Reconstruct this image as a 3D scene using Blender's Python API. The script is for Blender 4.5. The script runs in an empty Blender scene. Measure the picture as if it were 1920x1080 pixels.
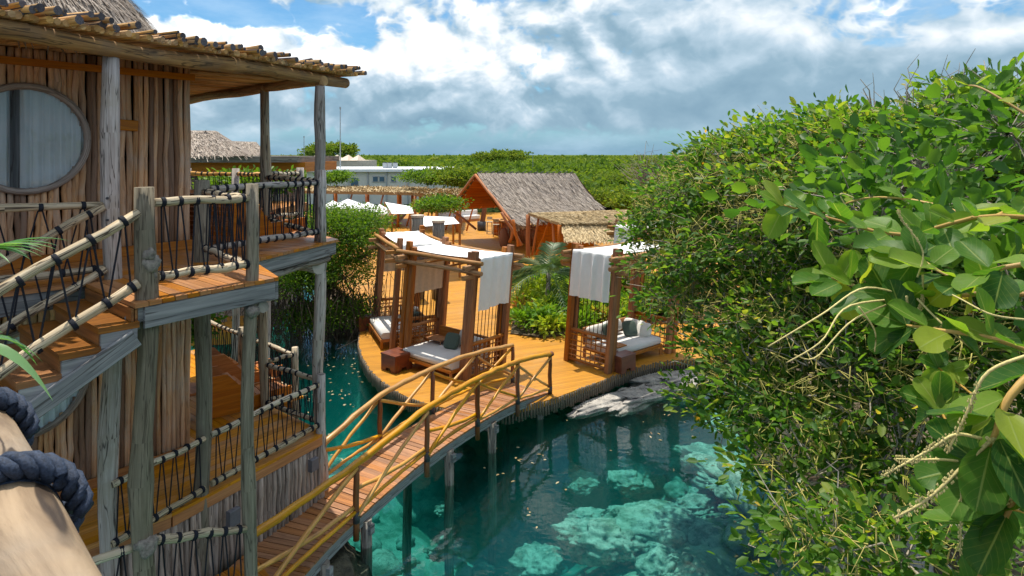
import bpy, bmesh, math, random
import numpy as np
from mathutils import Vector, Matrix
R = random.Random(7)
NP = np.random.default_rng(11)
C = bpy.context.scene.collection
scene = bpy.context.scene
EYE = 6.45
FPX = 1200.0

# ------------------------------------------------------------------ camera, light, exposure
cam_d = bpy.data.cameras.new('camera'); cam = bpy.data.objects.new('camera', cam_d); C.objects.link(cam)
cam.location = (0, 0, EYE); cam.rotation_euler = (math.radians(90), 0, 0)
cam_d.sensor_width = 36; cam_d.lens = 36 * FPX / 1920; cam_d.shift_y = -250 / 1920
cam_d.clip_start = 0.05; cam_d.clip_end = 6000
cam_d.dof.use_dof = True; cam_d.dof.focus_distance = 10.0; cam_d.dof.aperture_fstop = 20.0
scene.camera = cam
SUN_EL, SUN_AZ = math.radians(74), math.radians(-20)
sd = bpy.data.lights.new('sun', 'SUN'); sd.energy = 2.9; sd.angle = math.radians(0.53); sd.color = (1.0, 0.93, 0.81)
so = bpy.data.objects.new('sun', sd); C.objects.link(so)
sdir = Vector((math.sin(SUN_AZ) * math.cos(SUN_EL), math.cos(SUN_AZ) * math.cos(SUN_EL), math.sin(SUN_EL)))
so.rotation_euler = sdir.to_track_quat('Z', 'Y').to_euler()
vs = scene.view_settings
scene.display_settings.display_device = 'sRGB'
vs.view_transform = 'Standard'; vs.look = 'None'; vs.gamma = 1.0; vs.exposure = 0.95; vs.use_curve_mapping = False
scene.cycles.max_bounces = 8; scene.cycles.transparent_max_bounces = 12
scene.cycles.use_denoising = True

def nn(nt, t, **k):
    n = nt.nodes.new(t)
    for a, v in k.items():
        if a == 'inp':
            for i, x in v.items(): n.inputs[i].default_value = x
        else: setattr(n, a, v)
    return n
class G:
    """small wrapper to write node maths"""
    def __init__(s, nt): s.nt = nt
    def m(s, op, a, b=None, c=None, clamp=False):
        n = nn(s.nt, 'ShaderNodeMath', operation=op, use_clamp=clamp)
        for i, x in enumerate((a, b, c)):
            if x is None: continue
            if isinstance(x, (int, float)): n.inputs[i].default_value = x
            else: s.nt.links.new(x, n.inputs[i])
        return n.outputs[0]
    def ss(s, x, lo, hi):
        n = nn(s.nt, 'ShaderNodeMapRange', interpolation_type='SMOOTHSTEP'); s.nt.links.new(x, n.inputs[0])
        n.inputs[1].default_value = lo; n.inputs[2].default_value = hi
        return n.outputs[0]
    def mix(s, f, a, b):
        n = nn(s.nt, 'ShaderNodeMix', data_type='RGBA')
        for i, x in ((0, f), (6, a), (7, b)):
            if isinstance(x, tuple): n.inputs[i].default_value = (*x, 1) if len(x) == 3 else x
            elif isinstance(x, (int, float)): n.inputs[i].default_value = x
            else: s.nt.links.new(x, n.inputs[i])
        return n.outputs[2]
    def noise(s, vec, scale, detail=5, rough=.55, dist=0.0, lac=2.0):
        n = nn(s.nt, 'ShaderNodeTexNoise'); n.inputs['Scale'].default_value = scale
        n.inputs['Detail'].default_value = detail; n.inputs['Roughness'].default_value = rough
        n.inputs['Distortion'].default_value = dist; n.inputs['Lacunarity'].default_value = lac
        s.nt.links.new(vec, n.inputs['Vector'])
        return n.outputs[0]

world = bpy.data.worlds.new('World'); scene.world = world; world.use_nodes = True
def build_world():
    nt = world.node_tree; nt.nodes.clear(); g = G(nt)
    STR = 0.15
    out = nn(nt, 'ShaderNodeOutputWorld'); bg = nn(nt, 'ShaderNodeBackground'); bg.inputs[1].default_value = STR
    sky = nn(nt, 'ShaderNodeTexSky', sky_type='NISHITA', sun_disc=False, sun_elevation=SUN_EL, sun_rotation=SUN_AZ,
             air_density=1.0, dust_density=0.4, ozone_density=2.0)
    tc = nn(nt, 'ShaderNodeTexCoord'); d = tc.outputs['Generated']
    sep = nn(nt, 'ShaderNodeSeparateXYZ'); nt.links.new(d, sep.inputs[0])
    x, y, z = sep.outputs
    az = g.m('ARCTAN2', x, y); el = g.m('ARCSINE', z)
    def mapped(loc, sc):
        mp = nn(nt, 'ShaderNodeMapping'); mp.inputs['Scale'].default_value = sc; mp.inputs['Location'].default_value = loc
        nt.links.new(d, mp.inputs[0]); return mp.outputs[0]
    S1 = (1, 1, 1.45)
    def dens(v):
        big = g.noise(v, 4.2, 3, .5)
        wn = nn(nt, 'ShaderNodeTexNoise'); wn.inputs['Scale'].default_value = 9; wn.inputs['Detail'].default_value = 2; nt.links.new(v, wn.inputs['Vector'])
        sc = nn(nt, 'ShaderNodeVectorMath', operation='SCALE'); sc.inputs[3].default_value = .07; nt.links.new(wn.outputs['Color'], sc.inputs[0])
        wv = nn(nt, 'ShaderNodeVectorMath', operation='ADD'); nt.links.new(v, wv.inputs[0]); nt.links.new(sc.outputs[0], wv.inputs[1])
        bil = None                                       # billows: rounded heads with creases between them
        for sc_, w_ in ((9, .40), (20, .28), (44, .16), (90, .08)):
            k = g.m('MULTIPLY', g.m('ABSOLUTE', g.m('SUBTRACT', g.noise(wv.outputs[0], sc_, 1, .5), .5)), w_ * 2.2)
            if bil is None: bil = k; soft = g.m('SUBTRACT', big, g.m('MULTIPLY', k, .8))
            else: bil = g.m('ADD', bil, k)
        fine = g.noise(wv.outputs[0], 40, 5, .65)
        return g.m('ADD', g.m('ADD', big, g.m('SUBTRACT', .12, bil)), g.m('MULTIPLY_ADD', fine, .11, -.055)), soft
    (n1, k1), (n2, k2) = dens(mapped((0, 0, 0), S1)), dens(mapped((.012, 0, .045), S1))
    def blob(a0, e0, sa, se, k):
        da = g.m('DIVIDE', g.m('SUBTRACT', az, a0), sa); de = g.m('DIVIDE', g.m('SUBTRACT', el, e0), se)
        q = g.m('ADD', g.m('MULTIPLY', da, da), g.m('MULTIPLY', de, de))
        return g.m('MULTIPLY', g.m('EXPONENT', g.m('MULTIPLY', q, -1.0)), k)
    def px(u, v): return math.atan((u - 960) / FPX), math.atan((290 - v) / FPX * math.cos(math.atan((u - 960) / FPX)))
    def blobs(lst):
        tot = None
        for (u, v, su, sv, k) in lst:
            a0, e0 = px(u, v); b = blob(a0, e0, su / FPX, sv / FPX, k); tot = b if tot is None else g.m('ADD', tot, b)
        return tot
    cov = blobs(CLOUD_COVER); shade = blobs(CLOUD_SHADE)
    dd = g.m('ADD', g.m('ADD', n1, cov), g.m('MULTIPLY', g.ss(el, .24, .4), .12))
    cover = g.ss(dd, .46, .66)
    calm = g.m('MULTIPLY_ADD', g.m('MULTIPLY', g.ss(az, .02, .30), g.ss(az, 1.2, .7)), -.5, 1.0)       # smoother sheet of cloud towards the right
    light = g.m('ADD', .57, g.m('MULTIPLY', calm, g.m('ADD', g.m('MULTIPLY', g.m('SUBTRACT', k1, k2), 1.35), g.m('MULTIPLY', g.m('SUBTRACT', n1, n2), 1.05))))
    low = g.ss(el, .02, .15)
    lit = g.m('ADD', g.m('ADD', g.m('MULTIPLY', light, g.m('MULTIPLY_ADD', low, .42, .62)), shade), g.m('MULTIPLY', g.ss(el, .25, .7), .22), clamp=True)
    ramp = nn(nt, 'ShaderNodeValToRGB'); nt.links.new(lit, ramp.inputs[0])
    e = ramp.color_ramp.elements
    e[0].position = 0.0; e[0].color = (.21, .345, .455, 1); e[1].position = 1.0; e[1].color = (1.5, 1.5, 1.48, 1)
    for p_, c_ in ((.28, (.28, .425, .535, 1)), (.55, (.47, .605, .715, 1)), (.84, (.88, .93, .97, 1))):
        m_ = ramp.color_ramp.elements.new(p_); m_.color = c_
    cl = nn(nt, 'ShaderNodeVectorMath', operation='SCALE'); nt.links.new(ramp.outputs[0], cl.inputs[0]); cl.inputs[3].default_value = CLOUD_GAIN / STR
    skyc = nn(nt, 'ShaderNodeVectorMath', operation='MULTIPLY'); nt.links.new(sky.outputs[0], skyc.inputs[0]); skyc.inputs[1].default_value = SKY_TINT
    hz = g.ss(el, .09, -.005)                           # humid air near the horizon
    base = g.mix(g.m('MULTIPLY', hz, .85), skyc.outputs[0], tuple(c / STR for c in (.108, .20, .30)))
    veil = g.m('MULTIPLY', g.ss(g.noise(mapped((3, 1, 0), (1, 1, 3.2)), 5, 6, .6), .42, .75), .38)   # thin high cloud
    base = g.mix(veil, base, tuple(c / STR for c in (.36, .47, .57)))
    hide = g.m('MULTIPLY', cover, g.ss(el, .0, .05))
    col = g.mix(hide, base, cl.outputs[0])
    nt.links.new(col, bg.inputs[0]); nt.links.new(bg.outputs[0], out.inputs[0])
    world.cycles.sampling_method = 'MANUAL'; world.cycles.sample_map_resolution = 512
CLOUD_GAIN = .60
SKY_TINT = (.24, .39, .46)
# where the cloud banks stand: azimuth/elevation given through the pixel they are seen at, then their half widths
CLOUD_COVER = ((930, 100, 230, 75, .32), (1120, 190, 460, 50, .36), (480, 95, 220, 42, .30), (1300, 60, 260, 80, .36), (290, 50, 80, 40, .26), (1850, 110, 160, 30, .30), (1730, 45, 130, 18, .20),
               (600, -6, 190, 16, .26), (520, 215, 380, 34, .28), (1500, 170, 300, 60, .40), (680, 55, 40, 40, -.22), (1640, 60, 90, 34, -.30), (400, 30, 130, 16, -.25), (700, 262, 900, 14, -.05), (670, 188, 60, 30, .14))
CLOUD_SHADE = ((840, 110, 170, 55, .32), (1010, 70, 70, 60, .26), (480, 95, 240, 40, .26), (290, 50, 90, 40, .2), (930, 208, 280, 28, -.20), (1330, 190, 320, 60, -.16), (1550, 170, 260, 60, -.14), (1300, 60, 260, 50, -.10), (620, 200, 240, 34, -.04), (1830, 110, 150, 40, -.04))
build_world()

# ------------------------------------------------------------------ helpers: placing
def PX(u, v, Y): return Vector(((u - 960) * Y / FPX, Y, EYE - (v - 290) * Y / FPX))
def GZ(u, v, z):
    Y = FPX * (EYE - z) / (v - 290); return Vector(((u - 960) * Y / FPX, Y, z))
def V3(p, z): return Vector((p[0], p[1], z))

# ------------------------------------------------------------------ helpers: meshes
class MB:
    def __init__(s): s.v = []; s.f = []; s.uv = []
    def quad(s, pts, uv=None):
        i = len(s.v); s.v += [tuple(p) for p in pts]; s.f.append(tuple(range(i, i + len(pts))))
        if uv is None:
            a = Vector(pts[0]); b = (Vector(pts[1]) - a); L = b.length or 1; b = b / L
            uv = []
            for p in pts:
                w = Vector(p) - a; uu = w.dot(b); uv.append((uu, (w - b * uu).length))
        s.uv.append(uv)
    def beam(s, p0, p1, w, h, up=(0, 0, 1), bev=0.0):
        p0, p1 = Vector(p0), Vector(p1); d = (p1 - p0); L = d.length; d.normalize()
        up = Vector(up); x = d.cross(up)
        if x.length < 1e-4: x = d.cross(Vector((1, 0, 0)))
        x.normalize(); y = x.cross(d)
        b = min(bev, w * .3, h * .3)
        if b > 0:
            prof = [(-w/2+b, -h/2), (w/2-b, -h/2), (w/2, -h/2+b), (w/2, h/2-b), (w/2-b, h/2), (-w/2+b, h/2), (-w/2, h/2-b), (-w/2, -h/2+b)]
        else: prof = [(-w/2, -h/2), (w/2, -h/2), (w/2, h/2), (-w/2, h/2)]
        n = len(prof); i = len(s.v)
        for p in (p0, p1):
            for a, c in prof: s.v.append(tuple(p + x * a + y * c))
        per = 0
        for k in range(n):
            k2 = (k + 1) % n
            e = math.dist(prof[k], prof[k2])
            s.f.append((i + k, i + n + k, i + n + k2, i + k2)); s.uv.append([(0, per), (L, per), (L, per + e), (0, per + e)]); per += e
        s.f.append(tuple(i + k for k in range(n))); s.uv.append([(a, c) for a, c in prof])
        s.f.append(tuple(i + n + k for k in reversed(range(n)))); s.uv.append([(a, c) for a, c in reversed(prof)])
    def box(s, c, sx, sy, sz, rot=0.0):
        c = Vector(c); d = Vector((math.cos(rot), math.sin(rot), 0))
        s.beam(c - d * sx / 2, c + d * sx / 2, sy, sz)
    def tube(s, pts, rad, n=8, cap=True, ns=0.0, rnd=None):
        pts = [Vector(p) for p in pts]; m = len(pts)
        if isinstance(rad, (int, float)): rad = [rad] * m
        i0 = len(s.v); L = 0; lens = [0]
        for k in range(1, m): L += (pts[k] - pts[k-1]).length; lens.append(L)
        t0 = (pts[1] - pts[0]).normalized()
        ref = Vector((0, 0, 1)) if abs(t0.z) < .9 else Vector((1, 0, 0))
        for k in range(m):
            t = (pts[min(k+1, m-1)] - pts[max(k-1, 0)]).normalized()
            x = t.cross(ref)
            if x.length < 1e-5: x = t.cross(Vector((0, 1, 0)))
            x.normalize(); y = t.cross(x); 
            for a in range(n):
                an = 2 * math.pi * a / n
                rr = rad[k] * (1 + (ns * (rnd.random() - .5) if rnd else 0))
                s.v.append(tuple(pts[k] + (x * math.cos(an) + y * math.sin(an)) * rr))
        for k in range(m - 1):
            for a in range(n):
                b = (a + 1) % n; w = 2 * math.pi * rad[k] / n
                s.f.append((i0 + k*n + a, i0 + k*n + b, i0 + (k+1)*n + b, i0 + (k+1)*n + a))
                s.uv.append([(lens[k], a*w), (lens[k], (a+1)*w), (lens[k+1], (a+1)*w), (lens[k+1], a*w)])
        if cap:
            s.f.append(tuple(i0 + a for a in reversed(range(n)))); s.uv.append([(.3 + .02*math.cos(a), .02*math.sin(a)) for a in range(n)])
            s.f.append(tuple(i0 + (m-1)*n + a for a in range(n))); s.uv.append([(.7 + .02*math.cos(a), .02*math.sin(a)) for a in range(n)])
    def log(s, p0, p1, r0, r1=None, seg=5, n=8, wob=.012, ns=.1, seed=0, knots=0):
        r = random.Random(seed * 7919 + 13); r1 = r0 if r1 is None else r1
        p0, p1 = Vector(p0), Vector(p1); d = (p1 - p0).normalized()
        x = d.cross(Vector((.31, .2, .93)) if abs(d.z) < .9 else Vector((1, .1, 0))).normalized(); y = d.cross(x)
        pts = []; rad = []
        ph = r.random() * 6.28; ph2 = r.random() * 6.28; f1 = 1.5 + r.random() * 2.5; f2 = 3 + r.random() * 4
        kn = [(r.random() * .8 + .1, r.random() * .16 + .08) for _ in range(knots)]
        for k in range(seg + 1):
            t = k / seg
            env = min(1, 4 * t, 4 * (1 - t)) if seg > 1 else 0
            o = x * (math.sin(f1 * t * 3 + ph) * wob * env) + y * (math.sin(f2 * t * 2 + ph2) * wob * env)
            pts.append(p0.lerp(p1, t) + o)
            q = r0 + (r1 - r0) * t; q *= 1 + (r.random() - .5) * ns
            for kt, ka in kn: q *= 1 + ka * max(0, 1 - abs(t - kt) * seg)
            rad.append(q)
        s.tube(pts, rad, n, True, ns * .6, r)
    def prism(s, poly, z0, z1):
        """poly in xy (counter-clockwise), extruded from z0 to z1"""
        n = len(poly); 
        s.quad([V3(p, z1) for p in poly]); s.quad([V3(p, z0) for p in reversed(poly)])
        for k in range(n):
            a, b = poly[k], poly[(k+1) % n]
            s.quad([V3(a, z0), V3(b, z0), V3(b, z1), V3(a, z1)])
    def extrude(s, pts, off):
        off = Vector(off); pts = [Vector(p) for p in pts]; n = len(pts)
        s.quad(pts); s.quad([p + off for p in reversed(pts)])
        for k in range(n):
            a, b = pts[k], pts[(k+1) % n]
            s.quad([a, a + off, b + off, b])
    def lathe(s, c, prof, n=16):
        c = Vector(c); i = len(s.v)
        for r, z in prof:
            for a in range(n):
                an = 2*math.pi*a/n; s.v.append((c.x + r*math.cos(an), c.y + r*math.sin(an), c.z + z))
        for k in range(len(prof)-1):
            for a in range(n):
                b = (a+1) % n
                s.f.append((i+k*n+a, i+k*n+b, i+(k+1)*n+b, i+(k+1)*n+a))
                s.uv.append([(prof[k][1], a*.1), (prof[k][1], a*.1+.1), (prof[k+1][1], a*.1+.1), (prof[k+1][1], a*.1)])
        s.f.append(tuple(i+a for a in reversed(range(n)))); s.uv.append([(0, 0)]*n)
        j = i+(len(prof)-1)*n
        s.f.append(tuple(j+a for a in range(n))); s.uv.append([(0, 0)]*n)
    def grid(s, fn, nu, nv):
        i = len(s.v)
        for a in range(nu+1):
            for b in range(nv+1): s.v.append(tuple(fn(a/nu, b/nv)))
        for a in range(nu):
            for b in range(nv):
                p = i + a*(nv+1) + b
                s.f.append((p, p+nv+1, p+nv+2, p+1)); s.uv.append([(a/nu, b/nv), ((a+1)/nu, b/nv), ((a+1)/nu, (b+1)/nv), (a/nu, (b+1)/nv)])
    def mesh(s, name, smooth=False):
        me = bpy.data.meshes.new(name); me.from_pydata(s.v, [], s.f)
        uvl = me.uv_layers.new(name='UVMap'); flat = [c for f in s.uv for p in f for c in p]
        uvl.data.foreach_set('uv', flat)
        if smooth: me.polygons.foreach_set('use_smooth', [len(f) <= 4 for f in s.f])
        me.update(); return me

def props(o, label=None, cat=None, group=None, kind=None):
    if label: o['label'] = label
    if cat: o['category'] = cat
    if group: o['group'] = group
    if kind: o['kind'] = kind
    return o
def thing(name, label, cat, loc=(0, 0, 0), group=None):
    o = bpy.data.objects.new(name, None); C.objects.link(o); o.location = loc; o.empty_display_size = .2
    return props(o, label, cat, group)
def put(name, mb, mat, parent=None, smooth=False, label=None, cat=None, group=None, kind=None):
    me = mb.mesh(name, smooth) if isinstance(mb, MB) else mb
    if mat is not None and len(me.materials) == 0: me.materials.append(mat)
    o = bpy.data.objects.new(name, me); C.objects.link(o)
    if parent is not None: adopt(o, parent)
    return props(o, label, cat, group, kind)
def adopt(o, parent):
    o.parent = parent
    if parent.type == 'EMPTY': o.matrix_parent_inverse = Matrix.Translation(-Vector(parent.location))
KIDS = {}
def copy_tree(root, loc, rz=0.0, label=None):
    r = root.copy(); C.objects.link(r); r.location = loc; r.rotation_euler = (0, 0, rz)
    if label: r['label'] = label
    def kids(src, dst):
        for ch in list(src.children):
            c = ch.copy(); C.objects.link(c); c.parent = dst; c.matrix_parent_inverse = ch.matrix_parent_inverse.copy(); kids(ch, c)
    kids(root, r); return r

def np_mesh(name, verts, faces, tint=None, smooth=False):
    me = bpy.data.meshes.new(name); n = len(faces); k = faces.shape[1]
    me.vertices.add(len(verts)); me.vertices.foreach_set('co', np.ascontiguousarray(verts, dtype=np.float32).ravel())
    me.loops.add(n * k); me.loops.foreach_set('vertex_index', np.ascontiguousarray(faces, dtype=np.int32).ravel())
    me.polygons.add(n); me.polygons.foreach_set('loop_start', np.arange(0, n * k, k, dtype=np.int32))
    if tint is not None:
        at = me.attributes.new('tint', 'FLOAT', 'FACE'); at.data.foreach_set('value', np.ascontiguousarray(tint, dtype=np.float32))
    if smooth: me.polygons.foreach_set('use_smooth', np.ones(n, dtype=bool))
    me.update(calc_edges=True); return me

# ------------------------------------------------------------------ materials
def base_mat(name):
    m = bpy.data.materials.new(name); m.use_nodes = True; nt = m.node_tree
    b = nt.nodes['Principled BSDF']; return m, nt, b, G(nt)
def bump(nt, b, h, strength, dist=.02):
    n = nn(nt, 'ShaderNodeBump'); n.inputs['Strength'].default_value = strength; n.inputs['Distance'].default_value = dist
    nt.links.new(h, n.inputs['Height']); nt.links.new(n.outputs[0], b.inputs['Normal'])
def wood(name, c1, c2, rough=.6, su=1.6, sv=28, bs=.35, var=.35, crack=.0, spec=.3, grey=None, greyamt=.5, hues=None):
    """grain runs along u of the UV (metres); every object gets its own shade"""
    m, nt, b, g = base_mat(name)
    uv = nn(nt, 'ShaderNodeUVMap'); oi = nn(nt, 'ShaderNodeObjectInfo'); geo = nn(nt, 'ShaderNodeNewGeometry')
    cmb = nn(nt, 'ShaderNodeCombineXYZ')
    sp = nn(nt, 'ShaderNodeSeparateXYZ'); nt.links.new(uv.outputs[0], sp.inputs[0])
    rnd = oi.outputs['Random']
    nt.links.new(g.m('MULTIPLY_ADD', sp.outputs[0], su, g.m('MULTIPLY', rnd, 37)), cmb.inputs[0])
    nt.links.new(g.m('MULTIPLY_ADD', sp.outputs[1], sv, g.m('MULTIPLY', rnd, 91)), cmb.inputs[1])
    gr = g.noise(cmb.outputs[0], 1.0, 6, .62, .6)
    big = g.noise(geo.outputs['Position'], 2.3, 4, .6)
    f = g.ss(gr, .3, .72)
    col = g.mix(f, c1, c2)
    if grey: col = g.mix(g.m('MULTIPLY', g.ss(big, .42, .66), greyamt), col, grey)
    if hues: col = g.mix(g.m('GREATER_THAN', g.m('FRACT', g.m('MULTIPLY', rnd, 7.31)), 1 - hues[1]), col, hues[0])
    hsv = nn(nt, 'ShaderNodeHueSaturation'); nt.links.new(col, hsv.inputs['Color'])
    nt.links.new(g.m('MULTIPLY_ADD', rnd, var * 2, 1 - var), hsv.inputs['Value'])
    nt.links.new(g.m('MULTIPLY_ADD', g.m('FRACT', g.m('MULTIPLY', rnd, 13.7)), .25, .88), hsv.inputs['Saturation'])
    col = hsv.outputs[0]
    if crack > 0:
        c2n = g.noise(cmb.outputs[0], .55, 3, .5, 1.2)
        ck = g.m('MULTIPLY', g.m('SUBTRACT', 1, g.ss(g.m('ABSOLUTE', g.m('SUBTRACT', c2n, .5)), .004, .03)), crack)
        col = g.mix(ck, col, (.03, .02, .015))
    nt.links.new(col, b.inputs['Base Color']); b.inputs['Roughness'].default_value = rough; b.inputs['Specular IOR Level'].default_value = spec
    bump(nt, b, g.m('ADD', gr, g.m('MULTIPLY', big, .4)), bs, .012)
    return m
def plain(name, col, rough=.6, spec=.3, var=.0, ns=0, nscale=20, metal=0, bs=0):
    m, nt, b, g = base_mat(name)
    geo = nn(nt, 'ShaderNodeNewGeometry'); oi = nn(nt, 'ShaderNodeObjectInfo')
    c = None
    n = g.noise(geo.outputs['Position'], nscale, 5, .6)
    c = g.mix(g.ss(n, .25, .75), tuple(x * (1 - ns) for x in col), tuple(min(1, x * (1 + ns)) for x in col))
    if var:
        hsv = nn(nt, 'ShaderNodeHueSaturation'); nt.links.new(c, hsv.inputs['Color'])
        nt.links.new(g.m('MULTIPLY_ADD', oi.outputs['Random'], var * 2, 1 - var), hsv.inputs['Value']); c = hsv.outputs[0]
    nt.links.new(c, b.inputs['Base Color'])
    b.inputs['Roughness'].default_value = rough; b.inputs['Specular IOR Level'].default_value = spec; b.inputs['Metallic'].default_value = metal
    if bs: bump(nt, b, n, bs, .01)
    return m
def leaf_mat(name, stops, rough=.42, trans=.35, spec=.45, obj=False, vein=False):
    """stops: [(pos, colour)...] picked by a random number per leaf; leaves let some light through"""
    m, nt, b, g = base_mat(name)
    out = nt.nodes['Material Output']
    if obj:
        fac = nn(nt, 'ShaderNodeObjectInfo').outputs['Random']
    else:
        a = nn(nt, 'ShaderNodeAttribute', attribute_name='tint'); fac = a.outputs['Fac']
    rp = nn(nt, 'ShaderNodeValToRGB'); nt.links.new(fac, rp.inputs[0])
    el = rp.color_ramp.elements
    el[0].position, el[0].color = stops[0][0], (*stops[0][1], 1); el[1].position, el[1].color = stops[-1][0], (*stops[-1][1], 1)
    for p, c in stops[1:-1]: e = el.new(p); e.color = (*c, 1)
    col = rp.outputs[0]
    if vein:
        uv = nn(nt, 'ShaderNodeUVMap'); sp = nn(nt, 'ShaderNodeSeparateXYZ'); nt.links.new(uv.outputs[0], sp.inputs[0])
        mid = g.m('SUBTRACT', 1, g.ss(g.m('ABSOLUTE', g.m('SUBTRACT', sp.outputs[1], .5)), .010, .035))
        side = g.m('FRACT', g.m('SUBTRACT', g.m('MULTIPLY', sp.outputs[0], 9), g.m('MULTIPLY', g.m('ABSOLUTE', g.m('SUBTRACT', sp.outputs[1], .5)), 5)))
        sv = g.m('MULTIPLY', g.m('SUBTRACT', 1, g.ss(side, .0, .14)), .28)
        geo = nn(nt, 'ShaderNodeNewGeometry'); nz = g.noise(geo.outputs['Position'], 38, 4, .6)
        col = g.mix(g.m('MULTIPLY', g.ss(nz, .45, .8), .35), col, (.16, .20, .03))
        col = g.mix(g.m('MAXIMUM', g.m('MULTIPLY', mid, .75), sv), col, (.30, .36, .10))
        bump(nt, b, g.m('ADD', g.m('MULTIPLY', side, .5), g.m('ADD', nz, mid)), .25, .004)
    nt.links.new(col, b.inputs['Base Color']); b.inputs['Roughness'].default_value = rough; b.inputs['Specular IOR Level'].default_value = spec
    tr = nn(nt, 'ShaderNodeBsdfTranslucent'); 
    br = nn(nt, 'ShaderNodeVectorMath', operation='MULTIPLY'); nt.links.new(col, br.inputs[0]); br.inputs[1].default_value = (2.0, 1.9, .8)
    nt.links.new(br.outputs[0], tr.inputs[0])
    mx = nn(nt, 'ShaderNodeMixShader'); mx.inputs[0].default_value = trans
    nt.links.new(b.outputs[0], mx.inputs[1]); nt.links.new(tr.outputs[0], mx.inputs[2]); nt.links.new(mx.outputs[0], out.inputs[0])
    return m
M = {}
M['grey_log'] = wood('weathered_grey_log', (.34, .29, .265), (.56, .51, .48), .8, 1.2, 22, .6, .2, .8, .2, grey=(.36, .31, .25), greyamt=.7)
M['green_log'] = wood('mossy_grey_log', (.15, .13, .095), (.31, .27, .205), .85, 1.2, 22, .6, .12, .6, .2, grey=(.19, .17, .13), greyamt=.7)
M['rail_log'] = wood('peeled_rail_log', (.40, .31, .20), (.62, .53, .39), .7, 1.0, 24, .5, .18, .9, .25)
M['wall_log'] = wood('brown_wall_pole', (.54, .285, .145), (.76, .47, .27), .75, 1.0, 18, .45, .22, .3, .2, grey=(.58, .46, .37), greyamt=.5, hues=((.26, .155, .10), .16))
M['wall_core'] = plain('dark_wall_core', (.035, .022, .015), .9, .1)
M['knot'] = plain('grey_knot_wood', (.20, .18, .155), .85, .2, .1, .4, 25, 0, .6)
M['tread'] = wood('dark_oiled_tread', (.17, .065, .018), (.33, .145, .045), .38, .9, 18, .2, .14, .3, .45)
M['skirt_log'] = wood('grey_brown_pole', (.25, .195, .16), (.47, .385, .33), .85, 1.3, 26, .6, .28, .5, .15)
M['eave'] = wood('weathered_eave_log', (.26, .135, .055), (.50, .30, .13), .75, 1.1, 14, .6, .15, .7, .2, grey=(.24, .16, .10), greyamt=.7)
M['roof_pole'] = wood('roof_pole_wood', (.42, .21, .075), (.68, .42, .18), .7, 1.3, 22, .5, .3, .4, .2)
M['pole_end'] = plain('pole_end_grey', (.10, .09, .10), .9, .1, .3, .35, 60)
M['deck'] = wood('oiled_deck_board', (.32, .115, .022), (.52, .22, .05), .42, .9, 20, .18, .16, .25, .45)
M['deck_low'] = wood('oiled_deck_board_painted_sunlit', (.52, .20, .024), (.74, .34, .048), .42, .9, 20, .18, .14, .25, .45)  # lighter copy of the deck boards, sunny glow of the lower porch painted in
M['fascia'] = wood('grey_fascia_board', (.15, .155, .16), (.31, .31, .31), .8, .8, 16, .4, .15, .6, .2)
M['trim'] = wood('orange_trim_board', (.38, .13, .025), (.52, .21, .05), .5, .9, 18, .2, .1, .2, .35)
M['bridge_plank'] = wood('brown_bridge_plank', (.29, .125, .052), (.45, .215, .095), .6, 1.2, 24, .3, .2, .35, .3)
M['bridge_rail'] = wood('varnished_yellow_pole', (.50, .21, .02), (.72, .37, .042), .38, 1.0, 14, .25, .16, .3, .5)
M['bridge_post'] = wood('red_brown_post', (.16, .055, .022), (.27, .105, .04), .5, 1.0, 20, .3, .12, .4, .4)
M['stake'] = wood('dark_stake', (.11, .09, .07), (.26, .215, .17), .8, 1.5, 22, .4, .2, .3, .2)
M['pile'] = wood('wet_grey_pile', (.16, .14, .12), (.34, .31, .27), .8, 1.0, 16, .5, .15, .7, .2)
M['pavilion'] = wood('red_cedar_post', (.25, .085, .022), (.43, .165, .045), .5, .9, 18, .25, .16, .5, .4)
M['pav_beam'] = wood('weathered_cedar_beam', (.33, .155, .055), (.52, .285, .115), .6, .9, 18, .3, .16, .6, .3)
M['lattice'] = wood('cedar_lattice', (.32, .12, .03), (.50, .21, .06), .5, 1.2, 20, .2, .2, .2, .35)
M['lounger'] = wood('lounger_hardwood', (.40, .13, .035), (.56, .22, .07), .45, 1.0, 18, .2, .14, .2, .4)
M['near_log'] = wood('smooth_peeled_log', (.13, .08, .042), (.38, .27, .165), .6, 2.6, 16, .5, .05, .9, .25, grey=(.33, .29, .24), greyamt=.55)
M['black_rope'] = plain('black_rope', (.012, .014, .022), .75, .25, .2, .4, 300, 0, .4)
M['blue_rope'] = plain('dark_blue_rope', (.026, .038, .066), .7, .3, .1, .45, 260, 0, .25)
M['cord'] = plain('dark_brown_cord', (.05, .028, .016), .8, .2, .2)
M['white_cloth'] = plain('white_canvas', (.80, .80, .79), .9, .1, .0, .03, 6)
M['beige_cloth'] = plain('beige_canvas', (.60, .50, .38), .9, .1, .0, .08, 12)
M['mattress'] = plain('grey_white_upholstery', (.66, .64, .62), .9, .1, .0, .03, 30)
M['cushion_white'] = plain('cream_cushion', (.70, .67, .62), .9, .1, .08, .05, 40)
M['cushion_green'] = plain('sage_green_cushion', (.11, .145, .12), .95, .1, .08, .12, 60)
M['urn'] = plain('terracotta_wicker', (.25, .11, .06), .8, .2, .1, .3, 60, 0, .5)
M['white_wall'] = plain('white_painted_wall', (.66, .65, .60), .8, .2, .0, .06, 1.5)
M['white_roof'] = plain('white_roof_sheet', (.80, .82, .84), .5, .3, .0, .03, 1)
M['beige_wall'] = plain('beige_stucco', (.58, .49, .40), .9, .1, .0, .05, 2)
M['metal'] = plain('grey_metal', (.38, .40, .42), .5, .5, .1, .1, 10, .3)
M['dark_metal'] = plain('dark_metal', (.05, .05, .055), .5, .4, .1)
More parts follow.
